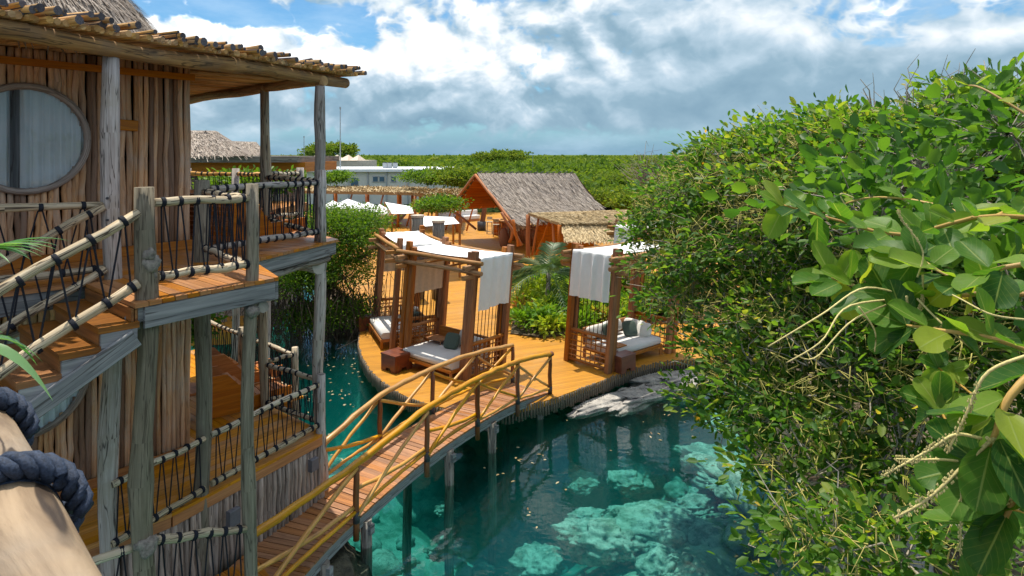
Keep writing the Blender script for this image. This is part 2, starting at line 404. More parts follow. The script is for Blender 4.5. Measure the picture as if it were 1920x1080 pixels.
M['glass_blue'] = plain('blue_window_glass', (.05, .13, .20), .12, .6, .1)
M['lamp_box'] = plain('grey_lamp_box', (.13, .13, .15), .6, .3, .1, .1, 20)
M['box_table'] = wood('dark_red_table_wood', (.12, .03, .014), (.22, .06, .025), .32, 1.0, 14, .2, .1, .2, .5)
M['limestone'] = None

def rock_mat(name, c1, c2, c3, scale=3.0, bs=.8):
    m, nt, b, g = base_mat(name)
    geo = nn(nt, 'ShaderNodeNewGeometry'); p = geo.outputs['Position']
    n = g.noise(p, scale, 8, .65, .3); n2 = g.noise(p, scale * 5, 6, .7)
    col = g.mix(g.ss(n, .35, .62), c1, c2); col = g.mix(g.m('MULTIPLY', g.ss(n2, .52, .68), .8), col, c3)
    nt.links.new(col, b.inputs['Base Color']); b.inputs['Roughness'].default_value = .9; b.inputs['Specular IOR Level'].default_value = .15
    bump(nt, b, g.m('ADD', n, g.m('MULTIPLY', n2, .5)), bs, .06); return m
M['limestone'] = rock_mat('pitted_limestone', (.27, .255, .24), (.47, .44, .40), (.06, .06, .06))
M['under_rock'] = rock_mat('pale_underwater_rock', (.16, .22, .16), (.50, .55, .45), (.06, .09, .07), 3.4)
M['dark_rock'] = rock_mat('very_dark_rock', (.05, .05, .04), (.12, .115, .08), (.02, .02, .018), 3)  # very dark rock with random darker blotches

def bed_mat():
    m, nt, b, g = base_mat('pool_bed_sand')
    geo = nn(nt, 'ShaderNodeNewGeometry'); p = geo.outputs['Position']
    sp = nn(nt, 'ShaderNodeSeparateXYZ'); nt.links.new(p, sp.inputs[0])
    n = g.noise(p, .75, 7, .66, .6); n2 = g.noise(p, 4.5, 6, .7, .2); n3 = g.noise(p, .35, 3, .5)
    sand = g.mix(g.ss(n, .40, .62), (.15, .24, .16), (.50, .56, .44))
    sand = g.mix(g.m('MULTIPLY', g.ss(n2, .50, .68), .6), sand, (.10, .16, .11))
    soil = g.mix(g.ss(n2, .35, .65), (.06, .045, .03), (.16, .125, .085))
    land = g.ss(sp.outputs[2], -.05, .12)
    far = g.ss(sp.outputs[1], 40, 60)
    soil = g.mix(far, soil, g.mix(g.ss(n3, .35, .65), (.022, .045, .010), (.055, .085, .02)))
    nt.links.new(g.mix(land, sand, soil), b.inputs['Base Color']); b.inputs['Roughness'].default_value = .95; b.inputs['Specular IOR Level'].default_value = .1
    bump(nt, b, g.m('ADD', n, g.m('MULTIPLY', n2, .4)), .7, .12); return m
M['ground'] = bed_mat()

def water_mat():
    m = bpy.data.materials.new('clear_turquoise_water'); m.use_nodes = True; nt = m.node_tree; nt.nodes.clear(); g = G(nt)
    out = nn(nt, 'ShaderNodeOutputMaterial'); geo = nn(nt, 'ShaderNodeNewGeometry')
    n = g.noise(geo.outputs['Position'], 2.6, 3, .5); n2 = g.noise(geo.outputs['Position'], 9, 2, .5)
    bp = nn(nt, 'ShaderNodeBump'); bp.inputs['Strength'].default_value = .10; bp.inputs['Distance'].default_value = .05
    nt.links.new(g.m('ADD', n, g.m('MULTIPLY', n2, .22)), bp.inputs['Height'])
    fr = nn(nt, 'ShaderNodeFresnel'); fr.inputs[0].default_value = 1.33; nt.links.new(bp.outputs[0], fr.inputs[1])
    gl = nn(nt, 'ShaderNodeBsdfGlossy'); gl.inputs['Roughness'].default_value = .015; nt.links.new(bp.outputs[0], gl.inputs['Normal'])
    tr = nn(nt, 'ShaderNodeBsdfTransparent')
    mx = nn(nt, 'ShaderNodeMixShader'); nt.links.new(fr.outputs[0], mx.inputs[0]); nt.links.new(tr.outputs[0], mx.inputs[1]); nt.links.new(gl.outputs[0], mx.inputs[2])
    nt.links.new(mx.outputs[0], out.inputs['Surface'])
    va = nn(nt, 'ShaderNodeVolumeAbsorption'); va.inputs['Color'].default_value = (.40, .865, .868, 1); va.inputs['Density'].default_value = .85
    vsn = nn(nt, 'ShaderNodeVolumeScatter'); vsn.inputs['Color'].default_value = (.0, .66, .62, 1); vsn.inputs['Density'].default_value = .125; vsn.inputs['Anisotropy'].default_value = .3
    ad = nn(nt, 'ShaderNodeAddShader'); nt.links.new(va.outputs[0], ad.inputs[0]); nt.links.new(vsn.outputs[0], ad.inputs[1]); nt.links.new(ad.outputs[0], out.inputs['Volume']); return m
M['water'] = water_mat()

def terrace_mat():
    m, nt, b, g = base_mat('golden_terrace_boards')
    geo = nn(nt, 'ShaderNodeNewGeometry')
    mp = nn(nt, 'ShaderNodeMapping'); mp.inputs['Rotation'].default_value = (0, 0, math.radians(-24)); nt.links.new(geo.outputs['Position'], mp.inputs[0])
    sp = nn(nt, 'ShaderNodeSeparateXYZ'); nt.links.new(mp.outputs[0], sp.inputs[0])
    v = g.m('MULTIPLY', sp.outputs[1], 9.0); row = g.m('FLOOR', v); fr = g.m('FRACT', v)
    wn = nn(nt, 'ShaderNodeTexWhiteNoise', noise_dimensions='1D'); nt.links.new(row, wn.inputs['W'])
    cmb = nn(nt, 'ShaderNodeCombineXYZ')
    nt.links.new(g.m('MULTIPLY_ADD', sp.outputs[0], 1.2, g.m('MULTIPLY', wn.outputs[0], 40)), cmb.inputs[0]); nt.links.new(g.m('MULTIPLY', v, 2.6), cmb.inputs[1])
    n = g.noise(cmb.outputs[0], 1.0, 5, .6); big = g.noise(geo.outputs['Position'], .5, 4, .55)
    col = g.mix(g.ss(n, .3, .7), (.40, .165, .012), (.56, .262, .022))
    hsv = nn(nt, 'ShaderNodeHueSaturation'); nt.links.new(col, hsv.inputs['Color'])
    nt.links.new(g.m('ADD', g.m('MULTIPLY_ADD', wn.outputs[0], .26, .70), g.m('MULTIPLY', big, .32)), hsv.inputs['Value'])
    worn = g.noise(geo.outputs['Position'], .9, 6, .65)
    wmix = g.mix(g.m('MULTIPLY', g.ss(worn, .5, .72), .38), hsv.outputs[0], (.40, .25, .11)); stain = g.noise(geo.outputs['Position'], 2.2, 5, .7, .5)
    wmix = g.mix(g.m('MULTIPLY', g.ss(stain, .60, .74), .45), wmix, (.20, .085, .015))
    gap = g.m('SUBTRACT', 1, g.m('MULTIPLY', g.ss(fr, .0, .06), g.ss(fr, 1.0, .94)))
    col = g.mix(g.m('MULTIPLY', gap, .75), wmix, (.10, .04, .012))
    nt.links.new(col, b.inputs['Base Color']); b.inputs['Roughness'].default_value = .5; b.inputs['Specular IOR Level'].default_value = .35
    bump(nt, b, g.m('SUBTRACT', n, gap), .35, .01); return m
M['terrace'] = terrace_mat()

def thatch_mat(name, c1, c2, c3):
    m, nt, b, g = base_mat(name)
    geo = nn(nt, 'ShaderNodeNewGeometry'); a = nn(nt, 'ShaderNodeAttribute', attribute_name='tint')
    p = geo.outputs['Position']; n = g.noise(p, 1.3, 5, .65); n2 = g.noise(p, 16, 5, .7)
    col = g.mix(a.outputs['Fac'], c1, c2); col = g.mix(g.m('MULTIPLY', g.ss(n, .45, .7), .5), col, c3)
    col = g.mix(g.m('MULTIPLY', g.ss(n2, .5, .72), .55), col, c1)
    nt.links.new(col, b.inputs['Base Color']); b.inputs['Roughness'].default_value = .95; b.inputs['Specular IOR Level'].default_value = .1
    bump(nt, b, n2, .8, .03); return m
M['thatch'] = thatch_mat('grey_palm_thatch', (.22, .18, .15), (.52, .45, .38), (.38, .33, .30))
M['thatch_tan'] = thatch_mat('tan_palm_thatch', (.32, .23, .12), (.66, .52, .31), (.50, .41, .27))
M['thatch_in'] = wood('orange_thatch_underside', (.30, .075, .018), (.46, .15, .035), .8, 2, 20, .5, .2, .4, .1)
M['bar_wood'] = wood('orange_bar_timber', (.34, .10, .025), (.50, .18, .05), .55, 1, 16, .25, .14, .2, .3)

M['leaf'] = leaf_mat('buttonwood_leaf', [(0, (.022, .075, .014)), (.38, (.058, .150, .02)), (.72, (.125, .225, .026)), (.91, (.27, .31, .045)), (.965, (.42, .36, .06)), (1, (.50, .17, .02))], .48, .5, .3)
M['leaf_fresh'] = leaf_mat('mangrove_leaf', [(0, (.03, .085, .012)), (.5, (.085, .18, .015)), (1, (.19, .28, .025))], .5, .42, .3)
M['leaf_far'] = leaf_mat('jungle_leaf', [(0, (.05, .105, .02)), (.5, (.12, .19, .026)), (1, (.24, .27, .05))], .75, .35, .1)
M['leaf_garden'] = leaf_mat('garden_leaf', [(0, (.045, .13, .014)), (.4, (.12, .25, .02)), (.8, (.33, .40, .04)), (.9, (.34, .13, .05)), (1, (.46, .20, .07))], .45, .4, .3)
M['leaf_big'] = leaf_mat('sea_grape_leaf', [(0, (.030, .10, .018)), (.45, (.085, .20, .022)), (.85, (.17, .28, .03)), (1, (.30, .33, .04))], .48, .48, .26, True, True)
M['leaf_palm'] = leaf_mat('palm_frond', [(0, (.04, .09, .035)), (.6, (.10, .17, .07)), (1, (.26, .24, .07))], .45, .25)
M['leaf_spiky'] = leaf_mat('strap_leaf', [(0, (.05, .16, .05)), (1, (.16, .30, .12))], .35, .4, .5, True)
M['shutter'] = plain('blue_grey_shutter', (.56, .66, .68), .7, .2, .0, .12, 9)
M['bark'] = wood('grey_bark', (.13, .11, .09), (.34, .31, .28), .9, 1.0, 14, .8, .2, .6, .1)
M['twig'] = plain('pale_twig', (.34, .30, .25), .9, .1, .2, .3, 40)
M['twig_dark'] = plain('dark_twig', (.10, .075, .055), .9, .1, .2, .3, 40)
M['stem'] = wood('orange_stem', (.36, .20, .045), (.52, .34, .09), .55, 2, 20, .3, .15, .0, .3)
M['catkin'] = plain('pale_yellow_catkin', (.56, .47, .20), .7, .2, .2, .25, 200)
M['stalk'] = plain('yellow_green_stalk', (.50, .44, .13), .7, .2, .2, .25, 40)
M['floating'] = leaf_mat('fallen_leaf', [(0, (.14, .09, .03)), (.5, (.28, .22, .09)), (1, (.44, .40, .26))], .6, .1)

def glass_mat():
    m = bpy.data.materials.new('window_glass'); m.use_nodes = True; nt = m.node_tree; nt.nodes.clear()
    out = nn(nt, 'ShaderNodeOutputMaterial'); fr = nn(nt, 'ShaderNodeFresnel'); fr.inputs[0].default_value = 1.6
    gl = nn(nt, 'ShaderNodeBsdfGlossy'); gl.inputs['Roughness'].default_value = .02; tr = nn(nt, 'ShaderNodeBsdfTransparent'); tr.inputs[0].default_value = (.95, .97, .98, 1)
    mx = nn(nt, 'ShaderNodeMixShader'); nt.links.new(fr.outputs[0], mx.inputs[0]); nt.links.new(tr.outputs[0], mx.inputs[1]); nt.links.new(gl.outputs[0], mx.inputs[2])
    nt.links.new(mx.outputs[0], out.inputs[0]); return m
M['glass'] = glass_mat()

# ------------------------------------------------------------------ foliage helpers
def fbm2(x, y, seed=0, oct=4):
    r = np.random.default_rng(seed); out = np.zeros_like(x, dtype=float); amp = 1; tot = 0
    for o in range(oct):
        t = r.random((64, 64)); f = 2.0 ** o
        xi, yi = x * f, y * f; x0, y0 = np.floor(xi).astype(int), np.floor(yi).astype(int)
        fx, fy = xi - x0, yi - y0; fx = fx*fx*(3-2*fx); fy = fy*fy*(3-2*fy)
        a = t[x0 % 64, y0 % 64]; b = t[(x0+1) % 64, y0 % 64]; c = t[x0 % 64, (y0+1) % 64]; d = t[(x0+1) % 64, (y0+1) % 64]
        out += amp * ((a*(1-fx)+b*fx)*(1-fy) + (c*(1-fx)+d*fx)*fy); tot += amp; amp *= .5
    return out / tot
def unit(a): return a / np.maximum(np.linalg.norm(a, axis=-1, keepdims=True), 1e-9)
def leaves_from(pos, direc, normal, length, width, tint):
    """one folded six-cornered leaf (two quads) per point"""
    direc = unit(direc); side = unit(np.cross(normal, direc)); nrm = np.cross(direc, side)
    L = length[:, None]; W = width[:, None]
    P = [pos, pos + direc*L*.32 + side*W*.46 + nrm*W*.10, pos + direc*L*.74 + side*W*.42 + nrm*W*.08, pos + direc*L - nrm*L*.10,
         pos + direc*L*.74 - side*W*.42 + nrm*W*.08, pos + direc*L*.32 - side*W*.46 + nrm*W*.10]
    n = len(pos); v = np.stack(P, 1).reshape(-1, 3); b = np.arange(n)[:, None] * 6
    f = np.concatenate([b + np.array([[0, 3, 2, 1]]), b + np.array([[0, 5, 4, 3]])], 1).reshape(-1, 4)
    return v, f, np.repeat(tint, 2)
def crown(ells, n_clusters, per, leaf, rng, spread=.20, up=.55, shell=(.55, 1.03), gaps=0, aspect=.5):
    """clusters of leaves through ellipsoids [(centre, radii)...]; returns leaf mesh arrays + cluster ends"""
    vol = np.array([max(e[1][0]*e[1][1], e[1][0]*e[1][2]) for e in ells], float); vol /= vol.sum()
    idx = rng.choice(len(ells), n_clusters, p=vol)
    cen = np.array([e[0] for e in ells], float)[idx]; rad = np.array([e[1] for e in ells], float)[idx]
    d = unit(rng.normal(size=(n_clusters, 3))); d[:, 2] = np.where(d[:, 2] < -.35, -d[:, 2], d[:, 2]); 
    r = shell[0] + (shell[1] - shell[0]) * rng.random(n_clusters) ** .6
    r = np.where(rng.random(n_clusters) < .07, r*1.14, r); lump = 1 + .19 * np.sin(d[:, 0]*5 + idx) * np.cos(d[:, 1]*6 + idx*1.7)
    cc = cen + d * rad * (r * lump)[:, None]
    if gaps:                                             # real holes: branches without leaves in places
        w = np.sin(cc[:, 0]*2.3+1.1*np.sin(cc[:, 2]*2.9))*np.sin(cc[:, 1]*1.9+cc[:, 2]*1.3)*np.cos(cc[:, 2]*3.4+cc[:, 0]*.8)+.35*np.sin(cc[:, 0]*6.1+cc[:, 1]*3)*np.sin(cc[:, 2]*6.7)
        ok = w > -gaps; cc, d, cen, idx = cc[ok], d[ok], cen[ok], idx[ok]; n_clusters = len(cc)
    k = np.repeat(np.arange(n_clusters), per); n = len(k)
    off = rng.normal(size=(n, 3)) * spread * np.array([1.15, 1.15, .48])
    pos = cc[k] + off
    direc = unit(off) * .9 + d[k] * .45 + rng.normal(size=(n, 3)) * .35 + np.array([0, 0, .12])
    nrm = rng.normal(size=(n, 3)) * .55 + np.array([0, 0, up]) + d[k] * .3
    L = leaf * (.65 + .7 * rng.random(n)); tint = np.clip(.5 * rng.random(n_clusters)[k] + .5 * rng.random(n), 0, 1)
    return leaves_from(pos, direc, nrm, L, L * aspect * (.8 + .4 * rng.random(n)), tint), cc, cen
def twigs_mesh(a, b, r0, rng, sag=.12):
    """thin three-sided twigs from points a to points b with one bend"""
    n = len(a); mid = (a + b) / 2 + rng.normal(size=(n, 3)) * np.linalg.norm(b - a, axis=1)[:, None] * sag
    t = unit(b - a); x = unit(np.cross(t, np.array([.3, .2, .9]))); y = np.cross(t, x)
    rings = []
    for p, s in ((a, 1.0), (mid, .7), (b, .35)):
        for an in (0, 2.094, 4.189): rings.append(p + (x * math.cos(an) + y * math.sin(an)) * r0[:, None] * s)
    v = np.stack(rings, 1).reshape(-1, 3); base = np.arange(n)[:, None] * 9
    f = np.concatenate([base + np.array([[k*3+j, k*3+(j+1) % 3, k*3+3+(j+1) % 3, k*3+3+j]]) for k in (0, 1) for j in range(3)], 1).reshape(-1, 4)
    return v, f
def tree(name, label, cat, base, ells, ncl, per, leaf, mat, seed, trunk_r=.12, group=None, up=.55, spread=.2, limbs=True, twig=True, bark='bark', shell=(.55, 1.03), aspect=.5, gaps=0):
    rng = np.random.default_rng(seed); r = random.Random(seed)
    t = thing(name, label, cat, base, group)
    (v, f, ti), cc, cen = crown(ells, ncl, per, leaf, rng, spread, up, shell, gaps, aspect)
    o = put('crown', np_mesh('crown', v, f, ti), mat, t)
    mb = MB(); b = Vector(base); top = Vector(ells[0][0])
    mb.log(b - Vector((0, 0, .3)), b.lerp(top, .75), trunk_r, trunk_r * .6, 7, 8, trunk_r * .6, .25, seed)
    if limbs:
        for i, e in enumerate(ells[:10]):
            s = b.lerp(top, .35 + .35 * r.random()); mb.log(s, Vector(e[0]), trunk_r * .5, trunk_r * .2, 5, 6, trunk_r, .25, seed + i + 1)
    put('trunk', mb, M[bark], t, True)
    if twig:
        sel = rng.random(len(cc)) < .4
        E = np.array([e[0] for e in ells], float); q = cc[sel]
        st = E[np.argmin(((q[:, None] - E[None]) ** 2).sum(-1), 1)]
        tv, tf = twigs_mesh(st, q, np.full(len(q), trunk_r * .10 + .003), rng)
        put('twigs', np_mesh('twigs', tv, tf), M['twig'], t, kind='stuff')
    return t

# ------------------------------------------------------------------ the setting: ground with the pool basin, water, terrace
LAGOON = [(-20, 1), (-20, 36), (-10.2, 35), (-8.6, 27), (-7.0, 22.6), (-4.6, 21.2), (-2, 19.2), (0, 18.4), (3, 19.0), (6.6, 20.6), (6.3, 16), (5.6, 12.5), (5.0, 10), (4.6, 7), (4.2, 4), (3, 1)]
def poly_sdf(px, py, poly):
    d = np.full(px.shape, 1e9); inside = np.zeros(px.shape, bool); n = len(poly)
    for i in range(n):
        (x0, y0), (x1, y1) = poly[i], poly[(i+1) % n]
        ex, ey = x1-x0, y1-y0; wx, wy = px-x0, py-y0
        t = np.clip((wx*ex+wy*ey)/(ex*ex+ey*ey), 0, 1); d = np.minimum(d, np.hypot(wx-ex*t, wy-ey*t))
        c = ((y0 <= py) & (y1 > py)) | ((y1 <= py) & (y0 > py))
        with np.errstate(divide='ignore', invalid='ignore'): xi = x0 + (py-y0)/(y1-y0)*(x1-x0)
        inside ^= c & (px < xi)
    return np.where(inside, d, -d)
def ground_h(X, Y):
    s = poly_sdf(X, Y, LAGOON)
    dep = 1.62 + 1.5*np.exp(-((X-.6)**2 + (Y-15.2)**2)/8) + .9*np.exp(-((X+4.6)**2+(Y-19.5)**2)/5) - .35*np.exp(-((X-2.4)**2+(Y-10.4)**2)/5) - .5*np.exp(-((X-4)**2+(Y-13)**2)/4) + .35*np.exp(-((X-.2)**2+(Y-10.5)**2)/2.5)
    nse = fbm2(X*.55+40, Y*.55+40, 3, 5) - .5; n2 = fbm2(X*.13+90, Y*.13+90, 4, 4) - .5
    inn = -np.minimum(dep, .2 + s*1.3) + nse*.95*np.clip(s, 0, 1)
    land = .05 + np.clip(-s, 0, 1)*.2 + nse*.22*np.clip(-s*2, 0, 1) + n2*.15
    return np.where(s > 0, inn, land)
xs = np.concatenate([-np.geomspace(4000, 21, 34), np.arange(-20, 20.01, .22), np.geomspace(21, 4000, 34)])
ys = np.concatenate([-np.geomspace(60, 5, 5), np.arange(-4, 40.01, .22), np.geomspace(41, 5000, 40)])
XX, YY = np.meshgrid(xs, ys, indexing='ij'); HH = ground_h(XX, YY)
gv = np.stack([XX, YY, HH], -1).reshape(-1, 3); ny = len(ys)
ii, jj = np.meshgrid(np.arange(len(xs)-1), np.arange(ny-1), indexing='ij'); b0 = (ii*ny+jj).ravel()
gf = np.stack([b0, b0+ny, b0+ny+1, b0+1], 1)
put('ground', np_mesh('ground', gv, gf, smooth=True), M['ground'], kind='structure')
wb = MB(); wb.prism([(-24, -3), (12, -3), (12, 40), (-24, 40)], -9.5, 0.0)
put('water', wb, M['water'], kind='structure')

# terrace (golden boards above the pool)
edgeL = [GZ(*p, .5) for p in ((684, 606), (674, 624), (672, 645), (679, 668), (692, 692), (712, 712), (738, 731), (768, 746), (800, 757), (850, 768), (900, 772), (960, 766), (1000, 757))]
edgeR = [GZ(*p, .5) for p in ((1038, 747), (1070, 735), (1100, 724), (1130, 713), (1160, 701), (1190, 690), (1215, 683), (1245, 677), (1280, 675), (1320, 676))]
outline = [(p.x, p.y) for p in edgeL + edgeR]
terr_poly = outline + [(6.7, 18.9), (7.4, 22), (9.5, 25), (14, 40), (17, 66), (-34, 66), (-24, 48), (-11.5, 36.5), (-7.4, 28), (-5.6, 24.6)]
mb = MB(); mb.prism(terr_poly, .36, .5); put('terrace', mb, M['terrace'], kind='structure')
def along(poly, step):
    out = []; acc = 0
    for a, b in zip(poly, poly[1:]):
        L = math.dist(a, b); t = acc
        while t < L: out.append((a[0]+(b[0]-a[0])*t/L, a[1]+(b[1]-a[1])*t/L)); t += step
        acc = t - L
    return out
stk = thing('edge_palisade', 'row of short grey stakes lining the curved terrace edge above the water', 'palisade', (0, 16, 0))
mb = MB()
for i, (x, y) in enumerate(along(outline, .085)):
    h = .40 + R.random()*.05; l = .13 + R.random()*.09
    mb.log((x, y, l), (x + R.uniform(-.01, .01), y, h + .07), .032, .028, 2, 6, 0, .2, i)
put('stake', mb, M['stake'], stk, True, kind='stuff')
# black rubber strip under the boards
# limestone ledge along the right of the terrace edge, dark rock below the bridge head
def rock(name, c, size, seed, mat, parent=None, sub=4, amp=.35, rot=0.0, flat=None, **k):
    bm = bmesh.new(); bmesh.ops.create_icosphere(bm, subdivisions=sub, radius=1)
    rs = np.random.default_rng(seed); ph = rs.random(12)*6.28; fr = rs.normal(size=(12, 3))*2.2
    from mathutils import noise as mn
    for v in bm.verts:
        p = v.co.copy(); q = 0
        sv_ = Vector((seed*3.1, seed*1.7, 0)); q = mn.fractal(p*1.1 + sv_, .7, 2.1, 7)*amp + amp*.4*math.sin(fr[0].dot(np.array(p)) + ph[0])
        q += amp*.55*(abs(mn.noise(p*2.6 + sv_)) - .2) - amp*.5*max(0, mn.noise(p*5.5 + sv_) - .12)
        p = p*(1+q)
        if flat is not None: p.z = min(p.z, flat)
        v.co = Vector((p.x*size[0], p.y*size[1], p.z*size[2]))
    bmesh.ops.rotate(bm, verts=bm.verts, cent=(0, 0, 0), matrix=Matrix.Rotation(rot, 3, 'Z'))
    bmesh.ops.translate(bm, verts=bm.verts, vec=c)
    me = bpy.data.meshes.new(name); bm.to_mesh(me); bm.free(); me.polygons.foreach_set('use_smooth', [True]*len(me.polygons))
    me.materials.append(mat); o = bpy.data.objects.new(name, me); C.objects.link(o)
    if parent: adopt(o, parent)
    return props(o, **k)
rock('limestone_ledge', (3.2, 16.98, .0), (1.45, .42, .22), 5, M['limestone'], rot=.62, flat=.62, sub=5, amp=.5, label='pale pitted limestone ledge at the waterline below the terrace', cat='rock')
rock('limestone_ledge', (4.75, 18.1, .02), (1.4, .7, .34), 8, M['limestone'], rot=.35, flat=.6, sub=5, amp=.5, label='shaded limestone ledge overhanging the pool at the end of the terrace edge', cat='rock')
rock('rock_mound', (-2.75, 9.7, -.45), (.80, 1.35, .62), 3, M['dark_rock'], rot=.4, label='dark rock mound in the water under the near end of the footbridge', cat='rock')
rock('shore_rock', (6.6, 14.2, .2), (1.2, 2.0, .8), 21, M['dark_rock'], label='dark bank of rock under the big tree at the right shore', cat='rock')
rock('shore_rock', (5.6, 9.6, .1), (.9, 1.9, .6), 22, M['limestone'], label='pale bank of rock under the sea grape at the near right shore', cat='rock')
# boulders under the water
def UW(u, v, z):                      # point on the pool bed seen through the surface (no refraction in this water)
    return GZ(u, v, z)
bould = [(1120, 1010, -1.24, 0.95, 0.62, 0.30, 'large pale boulder under the water, lowest and broadest below the terrace'),
         (1235, 985, -1.36, 1.10, 0.75, 0.28, 'broad pitted boulder under the water beside the largest one'),
         (1180, 895, -1.49, 0.75, 0.50, 0.22, 'pale boulder under the water in front of the sunken reflection'),
         (1300, 950, -1.36, 0.55, 0.38, 0.17, 'smooth flat pale stone under the water near the sunken log'),
         (1095, 905, -1.49, 0.42, 0.34, 0.17, 'small bright stone under the water near the middle of the pool'),
         (1340, 1035, -1.36, 0.70, 0.80, 0.28, 'tall greenish boulder under the water beside the sunken log'),
         (1250, 1070, -1.30, 0.60, 0.40, 0.22, 'boulder under the water at the bottom edge of the photo'),
         (1100, 975, -1.49, 0.40, 0.28, 0.14, 'small stone under the water left of the broad boulder'),
         (840, 955, -1.67, 0.30, 0.24, 0.12, 'small stone under the water beside the bridge piles'),
         (830, 1030, -1.67, 0.36, 0.26, 0.13, 'round stone under the water at the foot of the bridge piles'),
         (1010, 1060, -1.67, 0.50, 0.50, 0.22, 'green boulder under the water at the bottom middle of the pool'),
         (1330, 855, -1.24, 0.80, 0.45, 0.19, 'pale stone under the water below the overhanging branches'),
         (1400, 910, -0.99, 1.20, 0.80, 0.22, 'greenish rock shelf under the water by the tree branches'),
         (1345, 770, -0.74, 1.20, 0.70, 0.19, 'pale green shelf under the water at the far end of the tree')]
for i, (u, v, z, a, b, c, lab) in enumerate(bould):
    p = UW(u, v, z); rock('underwater_boulder', (p.x, p.y, z), (a, b, c), 40+i, M['under_rock'], rot=R.random()*3, sub=5, amp=.40, label=lab, cat='boulder', group='boulders under the water')
mb = MB(); a, b = UW(1360, 870, -.75), UW(1480, 1060, -.9); mb.log(a, b, .20, .16, 8, 10, .05, .2, 4)
props(put('sunken_log', mb, M['under_rock'], smooth=True), 'long pale sunken log lying on the pool bed to the right', 'log')
# rubble on the bed and fallen leaves afloat
def scatter_rubble():
    rng = np.random.default_rng(5); n = 800
    X = rng.uniform(-6, 5.0, n); Y = rng.uniform(7.5, 19, n); s = poly_sdf(X, Y, LAGOON); ok = s > .5; X, Y = X[ok], Y[ok]; Z = ground_h(X, Y)
    bm = bmesh.new(); bmesh.ops.create_icosphere(bm, subdivisions=2, radius=1)
    tv = np.array([v.co for v in bm.verts]); tf = np.array([[v.index for v in f.verts] for f in bm.faces]); bm.free()
    V = []; F = []
    for i in range(len(X)):
        r = .05 + .36*rng.random()**3.5; q = tv*(1+.28*(fbm2(tv[:, 0]*1.3+i*.37+5, tv[:, 1]*1.3+tv[:, 2]+5, 2, 3)-.5)[:, None]*2)*r*np.array([1, .8+.4*rng.random(), .6])
        F.append(tf+len(tv)*i); V.append(q+np.array([X[i], Y[i], Z[i]+r*.2]))
    put('bed_rubble', np_mesh('bed_rubble', np.concatenate(V), np.concatenate(F), smooth=True), M['under_rock'], kind='stuff')
    n = 620; u = rng.random(n)
    X = rng.uniform(-6.5, 4.5, n); Y = 8 + 15*rng.random(n)**.8; keep = (poly_sdf(X, Y, LAGOON) > .1) & (fbm2(X*.4+20, Y*.4+20, 8, 3) > .44)
    X = np.append(X[keep], rng.uniform(-6.6, -4.2, 80)); Y = np.append(Y[keep], rng.uniform(16, 21, 80)); n = len(X)
    pos = np.stack([X, Y, np.full(n, .008)], 1); d = rng.normal(size=(n, 3))*np.array([1, 1, .05])
    v, f, t = leaves_from(pos, d, np.array([[0, 0, 1.]])+rng.normal(size=(n, 3))*.08, .05+.06*rng.random(n), .03+.03*rng.random(n), rng.random(n))
    put('floating_leaves', np_mesh('floating_leaves', v, f, t), M['floating'], kind='stuff')
scatter_rubble()

# ------------------------------------------------------------------ decks and the round hut on stilts
def clip_strip(poly, o, nrm, lo, hi):
    def clip(P, sgn, lim):
        out = []
        for i in range(len(P)):
            a, b = P[i], P[(i+1) % len(P)]
            da = sgn*((a[0]-o[0])*nrm[0]+(a[1]-o[1])*nrm[1]) - sgn*lim; db = sgn*((b[0]-o[0])*nrm[0]+(b[1]-o[1])*nrm[1]) - sgn*lim
            if da >= 0: out.append(a)
            if (da >= 0) != (db >= 0): t = da/(da-db); out.append((a[0]+(b[0]-a[0])*t, a[1]+(b[1]-a[1])*t))
        return out
    P = clip(poly, 1, lo)
    return clip(P, -1, hi) if len(P) > 2 else []
def planks(poly, d, w, ztop, th, mat, parent, gap=.007, name='plank'):
    """convex polygon laid with boards running along d"""
    d = Vector((d[0], d[1])).normalized(); nrm = (-d.y, d.x); o = poly[0]
    ks = [(p[0]-o[0])*nrm[0]+(p[1]-o[1])*nrm[1] for p in poly]; k = math.floor(min(ks)/w)*w
    while k < max(ks):
        P = clip_strip(poly, o, nrm, k+gap/2, k+w-gap/2)
        if len(P) > 2:
            A = abs(sum(P[i][0]*P[(i+1) % len(P)][1]-P[(i+1) % len(P)][0]*P[i][1] for i in range(len(P))))/2
            if A > .003:
                mb = MB(); z = ztop + R.uniform(-.002, .002)
                def uvf(p): return ((p[0]-o[0])*d.x+(p[1]-o[1])*d.y, (p[0]-o[0])*nrm[0]+(p[1]-o[1])*nrm[1])
                mb.quad([V3(p, z) for p in P], [uvf(p) for p in P]); mb.quad([V3(p, z-th) for p in reversed(P)])
                for i in range(len(P)):
                    a, b = P[i], P[(i+1) % len(P)]; mb.quad([V3(a, z-th), V3(b, z-th), V3(b, z), V3(a, z)])
                put(name, mb, mat, parent)
        k += w
def slab(mb, poly, z0, z1, inset=0.0):
    mb.prism(poly, z0, z1)
ZU, ZL = EYE - 1.5, EYE - 4.77          # upper and lower deck levels
W_in = [(-8.4, 6.19), (-5.2, 10.3)]      # foot of the pole wall (left end out of frame, right end the visible corner)
hut = thing('stilt_hut', 'two-storey round hut of brown poles with thatched dome roof and porches', 'hut', (-8.6, 9.9, 0))
